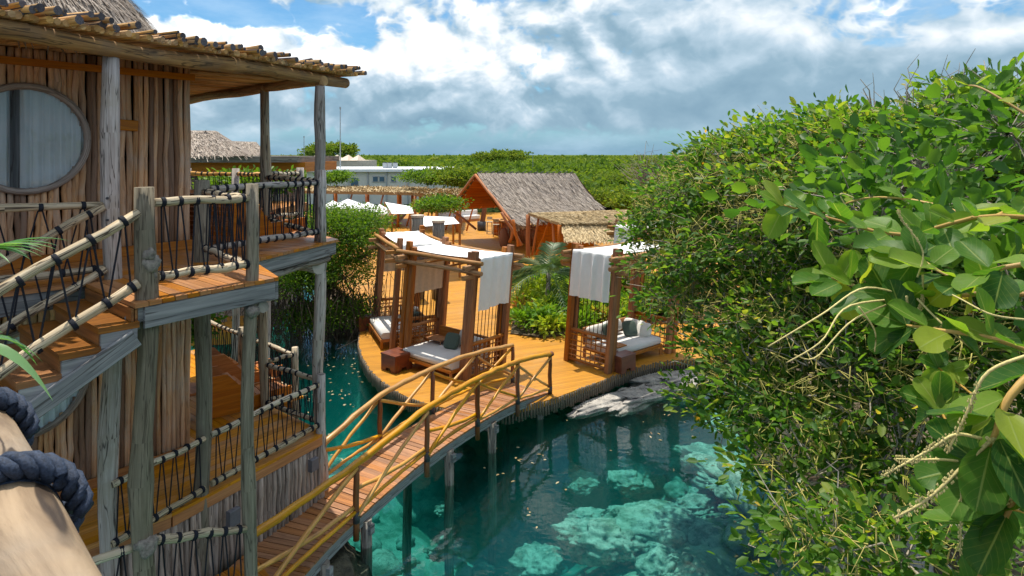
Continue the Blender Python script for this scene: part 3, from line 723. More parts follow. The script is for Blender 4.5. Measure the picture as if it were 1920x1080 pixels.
# core walls
core = [(-8.5, 6.26), (-5.31, 10.36), (-8.0, 13.4), (-12, 12.6), (-12.5, 8.0)]
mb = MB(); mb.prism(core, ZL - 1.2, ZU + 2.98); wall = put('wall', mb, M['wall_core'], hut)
wd = Vector((1.5, 1.93, 0)).normalized(); wn_ = Vector((wd.y, -wd.x, 0))      # outward normal of the visible wall
wall_L = math.dist(*W_in)
def on_wall(s, out=0.0): p = Vector((W_in[0][0], W_in[0][1], 0)) + wd*s + wn_*out; return p
s_win = (Vector((-6.53, 8.59, 0)) - Vector((W_in[0][0], W_in[0][1], 0))).dot(wd); r_win = .70
for lvl, zb, zt, zc in (('upper', ZU, ZU+2.92, EYE+.21), ('lower', ZL, ZL+3.0, EYE-3.06)):
    s = .04; i = 0
    while s < wall_L + .02:
        r = R.uniform(.034, .046); c = s
        h = abs(c - s_win); segs = [(zb, zt)]
        if h < r_win - .03:
            dz = math.sqrt((r_win-.02)**2 - h*h); segs = [(zb, zc-dz), (zc+dz, zt)]
        for (z0, z1) in segs:
            mb = MB(); p = on_wall(c, .02); q = on_wall(c + R.uniform(-.014, .014), .02)
            mb.log(V3(p, z0), V3(q, z1), r*1.04, r*.94, 6 if z1-z0 > 1 else 3, 8, .013, .12, i*31+int(zb*10)+int(z0*7), 1)
            put('log', mb, M['wall_log'], wall, True)
        s += r*1.9; i += 1
# round the corner a few more poles so that the wall end has depth
for lvl, zb, zt in ((0, ZU, ZU+2.92), (1, ZL, ZL+3.0)):
    for k in range(8):
        p = Vector((-5.25, 10.38, 0)) + Vector((-2.7, 3.0, 0)).normalized()*(.09*k+.05)
        mb = MB(); mb.log(V3(p, zb), V3(p, zt), .042, .04, 5, 7, .012, .12, 900+k+lvl*20); put('log', mb, M['wall_log'], wall, True)
# windows
for zc, cm in ((EYE+.21, 'white_cloth'), (EYE-3.06, 'shutter')):
    mb = MB(); c = on_wall(s_win, .085)
    ring = [V3(c, zc) + wd*math.cos(a)*(r_win+.005) + Vector((0, 0, 1))*math.sin(a)*(r_win+.005) for a in np.linspace(0, 2*math.pi, 41)]
    mb.tube(ring, .046, 8, False); win = put('window', mb, M['skirt_log'], hut, True)
    mb = MB(); mb.quad([V3(on_wall(s_win, .072), zc) + wd*math.cos(a)*r_win + Vector((0, 0, 1))*math.sin(a)*r_win for a in np.linspace(0, 2*math.pi, 40, endpoint=False)])
    if zc > EYE: put('pane', mb, M['glass'], win)
    mb = MB()
    def cur(u, v, zc=zc):
        a = (u*2-1); hh = math.sqrt(max(0, 1-a*a)); s_ = s_win + a*(r_win-.01)
        split = .012 if -.30 < a < -.12 else 0
        return V3(on_wall(s_, .030 + .022*math.sin(u*62) + .008*math.sin(u*131+1) - split), zc + (v*2-1)*hh*(r_win-.01))
    mb.grid(cur, 110, 4); put('curtain', mb, M[cm], win, True)
    if zc > EYE:
        mb = MB(); c2 = on_wall(s_win-.13, .058); mb.beam(V3(c2, zc-.66), V3(c2, zc+.66), .10, .02, up=wn_); put('mullion', mb, M['fascia'], win)
# skirting boards, top trim and a small board by the post
for zb in (ZU, ZL):
    mb = MB(); mb.beam(V3(on_wall(0, .085), zb+.07), V3(on_wall(wall_L+.06, .085), zb+.07), .03, .14); put('skirting', mb, M['trim'], hut)
mb = MB(); mb.beam(V3(on_wall(0, .085), EYE+1.235), V3(on_wall(wall_L+.05, .085), EYE+1.235), .035, .10); put('trim', mb, M['trim'], hut)
mb = MB(); mb.beam(V3(on_wall(wall_L-1.17, .09), EYE+.45), V3(on_wall(wall_L-.80, .09), EYE+.43), .035, .16, bev=.03); put('wall_board', mb, M['trim'], hut)
mb = MB(); mb.beam(V3(on_wall(wall_L-2.6, .09), ZL+2.75), V3(on_wall(wall_L+.03, .09), ZL+2.75), .035, .10); put('trim', mb, M['trim'], hut)

# posts
pA, pB, pF, pE, pC, pD, pS = (-3.84, 6.68), (-3.11, 7.66), (-4.84, 7.72), (-4.36, 9.0), (-3.36, 11.2), (-4.66, 12.05), (-3.27, 11.0)
def post(p, z0, z1, r, mat='grey_log', lean=(0, 0), seed=1, knots=2, seg=9, wob=.03, r1=None):
    mb = MB(); mb.log((p[0]+lean[0], p[1]+lean[1], z0), (p[0], p[1], z1), r, r1 or r*.92, seg, 12, wob, .09, seed, knots); return put('post', mb, M[mat], hut, True)
post(pF, -.6, EYE+1.18, .098, 'grey_log', (.0, 0), 1, 2)
post(pE, -.4, EYE-.36, .105, 'green_log', (0, 0), 2, 2)
post(pC, -2.6, ZU-.12, .095, 'grey_log', (.03, .0), 13, 5, 14, .05)
post(pC, ZU-.1, EYE+1.2, .092, 'grey_log', (-.01, .0), 4, 2, 9, .012)
post(pD, -2.4, EYE+1.2, .086, 'rail_log', (0, 0), 5, 3, 12, .03)
post(pA, -.9, EYE-.34, .105, 'green_log', (.02, 0), 6, 5, 16, .03)
post(pB, -1.2, EYE-.35, .078, 'green_log', (-.06, 0), 7, 3, 14, .03)
post(pS, ZU-.02, EYE-.26, .075, 'grey_log', (0, 0), 8, 1, 4, .004)
post((-3.28, 11.0), ZL-.9, ZL+1.0, .075, 'grey_log', (0, 0), 9, 1, 4, .004)
# burls on the near post
for dz, sc, a in ((.42, .085, .2), (.30, .075, .9), (.52, .06, -.4), (-.0, .05, 2.0)):
    rock('knot', (pA[0]+.085*math.cos(a), pA[1]-.03+.05*math.sin(a), ZU+dz-.05), (sc, sc*.8, sc*1.1), 60+int(dz*10), M['knot'], hut, 3, .3)
rock('knot', (pA[0]+.06, pA[1]-.06, ZL+.72), (.11, .09, .10), 67, M['knot'], hut, 3, .35)
rock('knot', (pB[0]+.02, pB[1]-.06, ZU-.36), (.08, .08, .09), 68, M['knot'], hut, 3, .3)
for z in (ZU+.98, ZU+.72):
    mb = MB(); mb.tube([(pF[0]+.02, pF[1]-.105, z), (pF[0]+.018, pF[1]-.085, z)], .016, 8); put('bolt', mb, M['dark_metal'], hut)

# upper deck: landing and main floor, boards on grey fascia
Lr = Vector((-.66, -.75)); Wv = Vector((-1.23, 1.07)).normalized()
R0 = Vector((-3.78, 6.42)); L0 = R0 + Wv*1.68
land_poly = [tuple(R0), (-2.86, 7.84), (-3.70, 9.12), (-4.60, 8.35), tuple(L0)]
main_poly = [(-7.4, 4.75), (-5.03, 7.50), (-4.60, 8.36), (-3.70, 9.13), (-3.08, 11.36), (-4.2, 13.2), (-6.8, 15.2), (-8.9, 13.0), (-5.2, 10.25), (-8.3, 6.3)]
main_a = [(-7.45, 4.7), (-5.03, 7.50), (-4.60, 8.36), (-5.15, 10.25), (-8.35, 6.1)]
main_b = [(-4.60, 8.36), (-3.70, 9.13), (-3.08, 11.36), (-4.3, 12.9), (-5.15, 10.25)]
main_c = [(-5.15, 10.25), (-4.3, 12.9), (-6.8, 15.2), (-8.0, 13.3)]
mb = MB()
for P in (land_poly, main_a, main_b, main_c):
    c = Vector((sum(p[0] for p in P)/len(P), sum(p[1] for p in P)/len(P)))
    mb.prism([tuple(c + (Vector(p)-c)*.955) for p in P], ZU-.20, ZU-.05)
ud = put('upper_deck', mb, M['fascia'], hut)
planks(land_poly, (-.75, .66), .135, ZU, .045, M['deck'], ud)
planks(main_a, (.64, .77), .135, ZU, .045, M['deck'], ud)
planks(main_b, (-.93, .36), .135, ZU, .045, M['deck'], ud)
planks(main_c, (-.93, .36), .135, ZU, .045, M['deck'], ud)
def edge_board(a, b, z0, z1, mat, parent, name, th=.04, off=-.03):
    a, b = Vector(a), Vector(b); d = (b-a).normalized(); n = Vector((d.y, -d.x))*off
    mb = MB(); zc = (z0+z1)/2; mb.beam((a.x+n.x, a.y+n.y, zc), (b.x+n.x, b.y+n.y, zc), th, z1-z0, bev=.006); return put(name, mb, M[mat], parent)
edge_board(R0+Vector((.06, .08)), (-2.88, 7.80), ZU-.27, ZU-.05, 'fascia', hut, 'fascia_board')
edge_board((-2.86, 7.86), (-3.68, 9.08), ZU-.27, ZU-.05, 'fascia', hut, 'fascia_board')
edge_board((-3.72, 9.15), (-3.11, 11.34), ZU-.26, ZU-.05, 'fascia', hut, 'fascia_board')
edge_board((-7.4, 4.78), (-5.06, 7.50), ZU-.27, ZU-.05, 'fascia', hut, 'fascia_board')
mb = MB(); mb.log((-3.75, 9.3, ZU-.33), (-3.25, 11.3, ZU-.33), .06, .055, 6, 8, .02, .1, 77); put('floor_beam', mb, M['pile'], hut, True)
mb = MB(); mb.log((-4.6, 12.0, ZU-.40), (-3.32, 11.06, ZU-.42), .13, .15, 5, 10, .02, .12, 78); put('floor_beam', mb, M['grey_log'], hut, True)
mb = MB(); mb.log((-4.45, 9.25, ZU-.34), (-3.0, 7.72, ZU-.34), .07, .07, 5, 8, .02, .1, 79); put('floor_beam', mb, M['pile'], hut, True)
mb = MB(); mb.beam((pA[0]-.05, pA[1]-.16, ZU-.22), (pA[0]-.02, pA[1]+.25, ZU-.22), .12, .14); put('floor_beam', mb, M['fascia'], hut)
# lower deck
low_a = [(-8.2, 4.4), (-4.52, 8.50), (-5.15, 10.25), (-8.35, 6.1)]
low_b = [(-4.52, 8.50), (-3.20, 11.0), (-4.6, 12.15), (-5.15, 10.25)]
low_c = [(-4.6, 12.15), (-4.12, 12.65), (-7.7, 15.75), (-9.2, 14.0), (-5.15, 10.25)]
mb = MB()
for P in (low_a, low_b, low_c):
    c = Vector((sum(p[0] for p in P)/len(P), sum(p[1] for p in P)/len(P)))
    mb.prism([tuple(c + (Vector(p)-c)*.96) for p in P], ZL-.2, ZL-.05)
ld = put('lower_deck', mb, M['trim'], hut)
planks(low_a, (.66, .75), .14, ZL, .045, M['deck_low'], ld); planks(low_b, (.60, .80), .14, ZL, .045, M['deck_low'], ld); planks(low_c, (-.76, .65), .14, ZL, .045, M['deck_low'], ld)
edge_board((-8.2, 4.43), (-4.53, 8.50), ZL-.19, ZL-.047, 'trim', hut, 'edge_board', .04, -.021)
edge_board((-4.51, 8.52), (-3.21, 10.98), ZL-.19, ZL-.047, 'trim', hut, 'edge_board', .04, -.021)
edge_board((-3.20, 11.03), (-4.58, 12.13), ZL-.19, ZL-.047, 'trim', hut, 'edge_board', .04, -.021)
# pole cladding below the lower deck
clad = put('base_cladding', (lambda m: (m.prism([(-8.1, 4.7), (-4.62, 8.62), (-3.33, 10.98), (-4.65, 12.0), (-8.5, 12)], -.8, ZL-.2), m)[1])(MB()), M['skirt_log'], hut)
path = along([(-5.6, 7.30), (-4.56, 8.52), (-3.26, 10.98), (-4.5, 11.98)], .088)
for i, p in enumerate(path):
    r = R.uniform(.038, .05); mb = MB(); mb.log((p[0], p[1], .35+R.uniform(-.06, .06)), (p[0]+R.uniform(-.01, .01), p[1], ZL-.19), r, r*.95, 4, 7, .012, .14, 400+i, 1); put('log', mb, M['skirt_log'], clad, True)
for u, v, Y, s in ((427, 966, 9.1, .17), (578, 868, 10.65, .15)):
    p = PX(u, v, Y); mb = MB(); mb.beam(p - Vector((.47, .88, 0))*s*.5 + Vector((.1, -.05, 0)), p + Vector((.47, .88, 0))*s*.5 + Vector((.1, -.05, 0)), .09, s*1.35, bev=.01)
    props(put('wall_lamp', mb, M['lamp_box']), 'grey box lamp on the pole cladding ' + ('between the two near posts' if u < 500 else 'beside the orange corner post of the bridge'), 'lamp')

# porch roof: eave beams, layer of thin poles, thatched dome above
e0, e1 = Vector((-6.2, 4.15, EYE+1.24)), Vector((-3.12, 12.0, EYE+1.34))
mb = MB(); mb.log(e0, e1, .105, .10, 12, 12, .03, .10, 31, 3); put('eave_beam', mb, M['eave'], hut, True)
b1 = Vector((-8.3, 15.6, EYE+1.24)); mb = MB(); mb.log(Vector((-3.3, 11.25, EYE+1.30)), Vector((-4.75, 12.1, EYE+1.27)), .09, .09, 4, 10, .01, .06, 32); mb.log(Vector((-4.6, 12.0, EYE+1.26)), b1, .09, .085, 8, 10, .02, .06, 33); put('eave_beam', mb, M['roof_pole'], hut, True)
roof = put('roof', (lambda m: (m.prism([(-6.0, 4.9), (-3.3, 11.9), (-8.4, 15.6), (-12, 13), (-12, 7)], EYE+1.46, EYE+1.50), m)[1])(MB()), M['thatch_tan'], hut)
ed = (e1-e0); eL = ed.length; ed.normalize(); en = Vector((ed.y, -ed.x, 0)).normalized()
k = 0; s = .1
while s < eL + .08:
    r = R.uniform(.032, .046); mb = MB(); a = e0 + ed*s; a.z = EYE + 1.36 + .10*s/eL + r
    L = 3.1 if s < eL-.4 else 2.4
    mb.log(a + en*R.uniform(.10, .24), a - en*L + Vector((0, 0, .02)), r, r*.85, 4, 7, .02, .1, 1000+k)
    put('roof_pole', mb, M['roof_pole'], roof, True); s += r*2.25; k += 1
# dark weathered cut ends over the eave, stacked unevenly
s = .05
while s < eL + .34:
    r = R.choice((.022, .030, .036, .044, .050)) * R.uniform(.9, 1.1); mb = MB(); a = e0 + ed*s; a.z = EYE + 1.425 + .10*s/eL + R.choice((0, .01, .03, .055, .085)) + r*.3
    ext = R.uniform(.10, .34); tilt = R.uniform(-.05, .07); mb.log(a + en*ext + ed*R.uniform(-.06, .06), a - en*.55 + Vector((0, 0, tilt)), r, r*.9, 2, 9, .0, .12, 1400+int(s*100))
    me = mb.mesh('pole_end', True); me.materials.append(M['roof_pole']); me.materials.append(M['pole_end'])
    for p in me.polygons:
        if len(p.vertices) > 4 or R.random() < .25: p.material_index = 1
    put('pole_end', me, None, roof); s += R.uniform(.04, .10)
bd = Vector((-3.55, 3.6, 0)).normalized(); bn = Vector((.71, .70, 0))
for k in range(34):
    a = Vector((-4.1, 11.75, EYE+1.37)) + bd*(k*.135); r = R.uniform(.030, .042); mb = MB()
    mb.log(a + bn*R.uniform(.22, .38), a - bn*2.2, r, r*.9, 3, 7, .01, .1, 1800+k); put('roof_pole', mb, M['roof_pole'], roof, True)
def thatch_strands(fn, n, length, width, lift, rng, tint=(0, 1)):
    """fn(u, v) -> (point, down direction, normal); returns ribbons lying on the surface"""
    V = []; T = []
    for _ in range(n):
        p, d, nr = fn(rng.random(), rng.random()); d = (d + Vector(rng.normal(size=3))*.09).normalized(); sd = nr.cross(d).normalized()
        L = length*(.5+rng.random()); w = width*(.6+.8*rng.random()); l0 = lift*rng.random(); l1 = lift*(.3+1.2*rng.random())
        a = p + nr*l0; b = p + d*L + nr*l1
        V += [a-sd*w/2, a+sd*w/2, b+sd*w*.25, b-sd*w*.25]; T.append(tint[0]+(tint[1]-tint[0])*rng.random())
    return np.array([tuple(x) for x in V]), np.arange(len(V)).reshape(-1, 4), np.array(T)
dc = Vector((-8.75, 9.9, 0))
def dome(u, v):
    a = -2.6 + u*3.3; t = v; r = 3.25*(1-t)**.62 + .02; z = EYE+1.5 + 2.9*t
    return dc + Vector((math.cos(a)*r, math.sin(a)*r, z))
mb = MB()
prof = [(3.25*(1-t)**.62+.02, EYE+1.5+2.9*t) for t in np.linspace(0, 1, 15)]
mb.lathe(dc, prof, 48); th = put('thatch', mb, M['thatch'], roof, True)
def dome_s(u, v):
    a = -2.4 + u*3.4; t = v*.9; p = dc + Vector((0, 0, 0)); r = 3.25*(1-t)**.62; z = EYE+1.5+2.9*t; t2 = t+.02
    r2 = 3.25*(1-t2)**.62; q = Vector((math.cos(a), math.sin(a), 0)); dn = (q*(r-r2) + Vector((0, 0, -2.9*.02))).normalized(); nr = (q*2.9*.02 + Vector((0, 0, r-r2))).normalized()
    return dc + q*r + Vector((0, 0, z)), dn, nr
v_, f_, t_ = thatch_strands(dome_s, 9000, .26, .022, .07, np.random.default_rng(3))
put('thatch_strands', np_mesh('thatch_strands', v_, f_, t_), M['thatch'], roof, kind='stuff')

# ------------------------------------------------------------------ rope railings
def lash(mb_parent, p, d, r, mat, w=.035, name='lashing'):
    mb = MB(); d = d.normalized()
    pts = [p - d*w*.5, p - d*w*.25, p, p + d*w*.25, p + d*w*.5]; mb.tube(pts, [r*1.12, r*1.22, r*1.16, r*1.23, r*1.12], 9); return put(name, mb, mat, mb_parent, True)
def rope_rail(label, a1, b1, a0, b0, n, r=.045, mat='rail_log', rope_r=.009, group='rope railings of the stilt hut', wob=.012, seed=0, lw=.045, zig=True):
    a1, b1, a0, b0 = map(Vector, (a1, b1, a0, b0))
    t = thing('rope_railing', label, 'railing', ((a0.x+b0.x)/2, (a0.y+b0.y)/2, min(a0.z, b0.z)), group)
    for (a, b, k) in ((a1, b1, 0), (a0, b0, 1)):
        mb = MB(); mb.log(a, b, r, r*.92, 7, 9, wob, .08, seed*10+k, 2); put('rail', mb, M[mat], t, True)
    T = [(i+.5)/n for i in range(n)]; Tb = [i/n if 0 < i < n else (.03 if i == 0 else .97) for i in range(n+1)]
    for x in T: lash(t, a1.lerp(b1, x), b1-a1, r, M['black_rope'], lw)
    for x in Tb: lash(t, a0.lerp(b0, x), b0-a0, r, M['black_rope'], lw)
    for i, x in enumerate(T):
        p = a1.lerp(b1, x)
        for j in (i, i+1):
            q = a0.lerp(b0, Tb[j]); mb = MB(); off = (b1-a1).normalized()*(.012 if j > i else -.012)
            mb.tube([p+off, q-off], rope_r, 5); put('rope', mb, M['black_rope'], t)
    return t
zt, zb_ = EYE-.50, EYE-1.30
P3 = lambda p, z, dx=0, dy=0: (p[0]+dx, p[1]+dy, z)
rope_rail('bleached rope railing on the upper landing between the burled post and the flat-topped post', P3(pA, EYE-.505, .06, .07), P3(pB, EYE-.515, -.02, -.03), P3(pA, EYE-1.29, .09, .1), P3(pB, EYE-1.30, -.03, -.03), 6, .047, seed=1)
rope_rail('rope railing along the upper porch edge ending at the bluish stub post', P3(pE, EYE-.485, .1, .05), P3(pS, EYE-.475, -.03, -.05), P3(pE, EYE-1.32, .12, .05), P3(pS, EYE-1.31, -.03, -.05), 13, .048, 'grey_log', seed=2)
rope_rail('short rope railing closing the far side of the upper landing', P3(pE, EYE-.52, .07, -.07), P3(pB, EYE-.54, -.02, .05), P3(pE, EYE-1.30, .07, -.07), P3(pB, EYE-1.36, -.02, .05), 6, .045, seed=3)
rope_rail('rope railing at the back of the upper porch joining both tall roof posts', P3(pD, EYE-.43, .08, -.05), P3(pC, EYE-.46, -.05, .05), P3(pD, EYE-1.22, .08, -.05), P3(pC, EYE-1.38, -.05, .05), 9, .045, seed=4)
pH = (-4.40, 13.3)
rope_rail('rope railing leading back from the reddish roof post to a short upper post', P3(pD, EYE-.36, .06, .1), P3(pH, EYE-.40), P3(pD, EYE-1.18, .06, .1), P3(pH, EYE-1.22), 7, .042, seed=5)
post(pH, ZU-.1, EYE-.27, .075, 'grey_log', (0, 0), 41, 1, 4, .004)
rope_rail('level rope railing in front of the round window, beside the pale porch post', P3(pF, EYE-.60, -.06, -.05), (-7.0, 5.06, EYE-.56), P3(pF, EYE-1.36, -.06, -.05), (-7.0, 5.06, EYE-1.36), 8, .042, seed=6)
# stair handrails
sdv = Vector((-.66, -.75, 0))
def stair_pt(base, s, z): return Vector((base[0]+sdv.x*s, base[1]+sdv.y*s, z-.56*s))
rope_rail('thick sloping rope handrail on the open side of the upper stairs', stair_pt((pA[0]-.02, pA[1]-.06), 0, EYE-.60), stair_pt((pA[0]-.02, pA[1]-.06), 2.0, EYE-.60), stair_pt((pA[0], pA[1]-.1), .0, EYE-1.32), stair_pt((pA[0], pA[1]-.1), 2.0, EYE-1.30), 7, .052, 'rail_log', .010, seed=7, wob=.02)
rope_rail('sloping rope handrail on the wall side of the upper stairs', stair_pt((pF[0]-.02, pF[1]-.1), 0, EYE-.62), stair_pt((pF[0]-.02, pF[1]-.1), 2.1, EYE-.58), stair_pt((pF[0], pF[1]-.1), 0, EYE-1.36), stair_pt((pF[0], pF[1]-.1), 2.1, EYE-1.34), 7, .045, 'rail_log', .010, seed=8, wob=.02)
# lower storey
pH2, pI, pJ = (-4.27, 12.6), (-5.95, 14.06), (-7.6, 15.5)
for p, s_ in ((pH2, 43), (pI, 44), (pJ, 45)): post(p, ZL-.5, ZL+.98, .068, 'rail_log', (0, 0), s_, 1, 4, .004)
zl1, zl0 = ZL+.82, ZL+.13
rope_rail('long bleached rope railing on the lower porch, ending at the mossy middle post', P3(pF, zl1+.02, .08, -.1), P3(pE, zl1, .08, -.1), P3(pF, zl0, .08, -.1), P3(pE, zl0, .08, -.1), 7, .042, seed=11)
rope_rail('bleached rope railing on the lower porch between the middle post and the bridge corner', P3(pE, zl1, .12, .02), P3((-3.28, 11.0), zl1+.02, -.02, -.03), P3(pE, zl0, .12, .02), P3((-3.28, 11.0), zl0+.02, -.02, -.03), 11, .044, seed=12)
rope_rail('rope railing on the lower porch between the knobbly corner post and the pinkish post', P3(pC, zl1+.0, -.05, .05), P3(pD, zl1+.02, .06, -.06), P3(pC, zl0-.05, -.05, .05), P3(pD, zl0, .06, -.06), 9, .042, seed=13)
rope_rail('short rope railing by the water behind the pinkish post of the lower porch', P3(pD, zl1+.05, .06, .05), P3(pH2, zl1+.02), P3(pD, zl0, .06, .05), P3(pH2, zl0), 4, .038, seed=14)
rope_rail('rope railing on the lower porch overlooking the turquoise inlet, nearer span', P3(pH2, zl1), P3(pI, zl1), P3(pH2, zl0), P3(pI, zl0), 11, .042, seed=15)
rope_rail('rope railing on the lower porch overlooking the turquoise inlet, farther span', P3(pI, zl1), P3(pJ, zl1), P3(pI, zl0), P3(pJ, zl0), 11, .042, seed=16)
# low railings of the lower landing
ZG = .72
rope_rail('straight pale rope railing across the lower landing beside the footbridge', P3(pA, EYE-4.06, .06, .05), P3(pB, EYE-4.45, -.06, -.05), P3(pA, EYE-4.86, .06, .05), P3(pB, EYE-5.2, -.06, -.05), 6, .045, seed=17)
rope_rail('sloping pale rope railing running down from the near mossy post to the lower left', P3(pA, EYE-4.07, -.06, -.02), (-4.75, 5.95, EYE-4.1), P3(pA, EYE-4.9, -.06, -.02), (-4.75, 5.95, EYE-4.9), 4, .045, seed=18)

# ------------------------------------------------------------------ stairs
st = thing('staircase', 'open wooden stairs with orange treads going down from the upper landing', 'stairs', (-4.2, 6.4, ZU-1.5))
for k in range(1, 8):
    z = ZU - .18*k; c = R0 + Lr*.32*k
    f0 = c; b0_ = c - Lr*.36
    mb = MB(); quad = [tuple(f0), tuple(b0_), tuple(b0_+Wv*1.55), tuple(f0+Wv*1.55)]; mb.prism(quad, z-.06, z); put('tread', mb, M['tread'], st)
    mb = MB(); bb = b0_ + Lr*.03; quad = [tuple(bb+Wv*.04), tuple(bb-Lr*.025+Wv*.04), tuple(bb-Lr*.025+Wv*1.52), tuple(bb+Wv*1.52)]; mb.prism(quad, z+.002, z+.118); put('riser', mb, M['tread'], st)
    mb = MB(); quad = [tuple(f0+Lr*-.02-Wv*.004), tuple(f0-Lr*.34-Wv*.004), tuple(f0-Lr*.34+Wv*.04), tuple(f0+Lr*-.02+Wv*.04)]
    mb.prism(quad, z-.24, z-.062); put('side_board', mb, M['fascia'], st)
for off in (-.03, 1.50):
    a = R0 + Wv*off; mb = MB(); p0 = Vector((a.x, a.y, ZU-.33)) ; p1 = Vector((a.x+Lr.x*2.6, a.y+Lr.y*2.6, ZU-.33-.5625*2.6)); mb.beam(p0, p1, .05, .18, bev=.01); put('stringer', mb, M['fascia'], st)
mb = MB(); q = R0 + Lr*.0; mb.prism([tuple(R0+Lr*.025+Wv*.03), tuple(R0+Lr*.003+Wv*.03), tuple(R0+Lr*.003+Wv*1.5), tuple(R0+Lr*.025+Wv*1.5)], ZU-.178, ZU-.05); put('riser', mb, M['tread'], st)
# lower landing with steps down to the bridge
st2 = thing('staircase', 'low wooden steps in the shade between the hut posts at the start of the footbridge', 'stairs', (-3.7, 8.2, .3))
for i, (poly, z) in enumerate((([(-5.6, 6.2), (-4.2, 6.6), (-3.3, 8.0), (-4.3, 8.62)], .70), ([(-4.3, 8.62), (-3.3, 8.0), (-2.95, 8.4), (-3.75, 9.3)], .62), ([(-6.2, 5.6), (-4.6, 5.9), (-4.2, 6.6), (-5.6, 6.9)], .9))):
    mb = MB(); mb.prism(poly, z-.3, z-.045); L = put('landing', mb, M['trim'], st2); planks(poly, (.8, -.6), .14, z, .04, M['deck'], L)

# ------------------------------------------------------------------ foreground handrail of the lookout and the strap-leaved plant
fr = thing('lookout_handrail', 'thick peeled log handrail wrapped in dark blue rope, nearest to the viewer', 'handrail', (-.9, 1.1, 4.95))
fa, fb = Vector((-.06, .26, 5.94)), Vector((-1.75, 1.87, 5.955))
mb = MB(); mb.log(fa, fb, .070, .066, 14, 24, .004, .02, 3); put('rail', mb, M['near_log'], fr, True)
for p in ((-.30, .47), (-1.62, 1.75)):
    mb = MB(); mb.log((p[0], p[1], 3.4), (p[0], p[1], 5.90), .055, .05, 6, 12, .01, .06, 8); put('post', mb, M['rail_log'], fr, True)
fd = (fb-fa).normalized(); fx = fd.cross(Vector((0, 0, 1))).normalized(); fz = fx.cross(fd)
def rope_wrap(tc, turns, rr, strands=3):
    c = fa.lerp(fb, tc)
    for sidx in range(strands):
        mb = MB(); pts = []
        N = 64*turns
        for i in range(N+1):
            a = 2*math.pi*i/64; ctr = c + fd*((i/N-.5)*turns*rr*2.15)
            R0_ = .069 + rr
            tw = a*9 + sidx*2*math.pi/strands
            pts.append(ctr + (fx*math.cos(a) + fz*math.sin(a))*(R0_ + rr*.55*math.cos(tw)) + fd*rr*.85*math.sin(tw))
        mb.tube(pts, rr*.47, 8, True); put('rope_strand', mb, M['blue_rope'], wr, True)
for tc in (.372, .525):
    mb = MB(); c = fa.lerp(fb, tc); mb.tube([c - fd*.02, c + fd*.02], .0705, 24); wr = put('rope_wrap', mb, M['blue_rope'], fr, True)
    rope_wrap(tc, 1, .0185)
sp = thing('strap_leaf_plant', 'strap-leaved green plant with pale drooping blades at the left edge', 'plant', (-2.0, 2.1, 4.2))
mb = MB(); mb.log((-1.82, 2.1, 3.6), (-1.82, 2.1, 5.84), .03, .022, 5, 8, .02, .1, 5); put('stem', mb, M['bark'], sp, True)
def blade(p, d, L, w, droop, parent, mat, name='leaf', rise=.6):
    d = Vector(d).normalized(); up = Vector((0, 0, 1)); sd = d.cross(up).normalized()
    def f(u, v):
        ww = w*math.sin(math.pi*min(1, .12+.88*u)**.7)*(1 if u < .97 else .3); c = p + d*L*u*(1-.12*u) + up*(L*rise*u - droop*u*u)
        return c + sd*(v-.5)*ww + up*abs(v-.5)*ww*.35
    mb = MB(); mb.grid(f, 9, 2); return put(name, mb, mat, parent, True)
for (az_, L, w, dr, rs) in ((10, .52, .075, .30, .35), (-35, .50, .07, .38, .25), (40, .42, .06, .25, .6), (75, .50, .065, .30, .5), (-75, .45, .06, .35, .4), (130, .5, .06, .3, .5), (-140, .5, .06, .3, .4), (-12, .36, .05, .10, .75), (-52, .42, .05, .50, .15)):
    a = math.radians(az_); blade(Vector((-1.84, 2.1, 5.80)), (math.cos(a), math.sin(a), 0), L*.66, w, dr, sp, M['leaf_spiky'], rise=rs)
sp2 = thing('strap_leaf_plant', 'dark green feathery plant tip at the left edge above the strap leaves', 'plant', (-2.35, 2.35, 4.2))
for k in range(9):
    a = math.radians(-50+k*14); blade(Vector((-2.02, 2.35, 6.06)), (math.cos(a), .3*math.sin(a), 0), .30+.04*(k % 3), .03, .16, sp2, M['leaf_spiky'], rise=.55)
mb = MB(); mb.log((-2.02, 2.35, 3.6), (-2.02, 2.35, 6.07), .02, .015, 4, 6, .02, .1, 6); put('stem', mb, M['bark'], sp2, True)

# ------------------------------------------------------------------ solid-sided loungers on both porches
def lounger(label, p, ang, sc=1.0):
    t = thing('sun_lounger', label, 'lounger', p, 'solid-sided hardwood loungers'); d = Vector((math.cos(ang), math.sin(ang), 0)); n = Vector((-d.y, d.x, 0)); p = Vector(p)
    prof = [(0, .02), (.55, .02), (1.75, .10), (1.75, .34), (.86, .30), (.34, .90), (0, .92)]
    W = .72*sc
    for s_ in (-1, 1):
        mb = MB(); mb.extrude([p + d*x*sc + Vector((0, 0, z*sc)) + n*(s_*W/2 - .02) for x, z in prof], n*.04); put('side_panel', mb, M['lounger'], t)
    for i in range(9):
        z = .08 + i*.092; mb = MB(); mb.beam(p + d*(.02-.02) + n*(-W/2+.02) + Vector((0, 0, z*sc)), p + n*(W/2-.02) + Vector((0, 0, z*sc)), .03, .066*sc); put('back_slat', mb, M['lounger'], t)
    for i in range(9):
        x = .42 + i*.145; z = .36 if x > .86 else .36 + (.86-x)*1.12; mb = MB(); c = p + d*(x+.06)*sc + Vector((0, 0, (min(z, .80)-.10)*sc)); mb.beam(c + n*(-W/2+.02), c + n*(W/2-.02), .125*sc, .03); put('seat_slat', mb, M['lounger'], t)
    return t
lounger('reddish lounger on the lower porch with its tall back to the nearest posts', (-5.62, 11.75, ZL), math.radians(40), .84)
lounger('reddish lounger farther back on the lower porch by the inlet railing', (-6.2, 12.9, ZL), math.radians(42), .84)
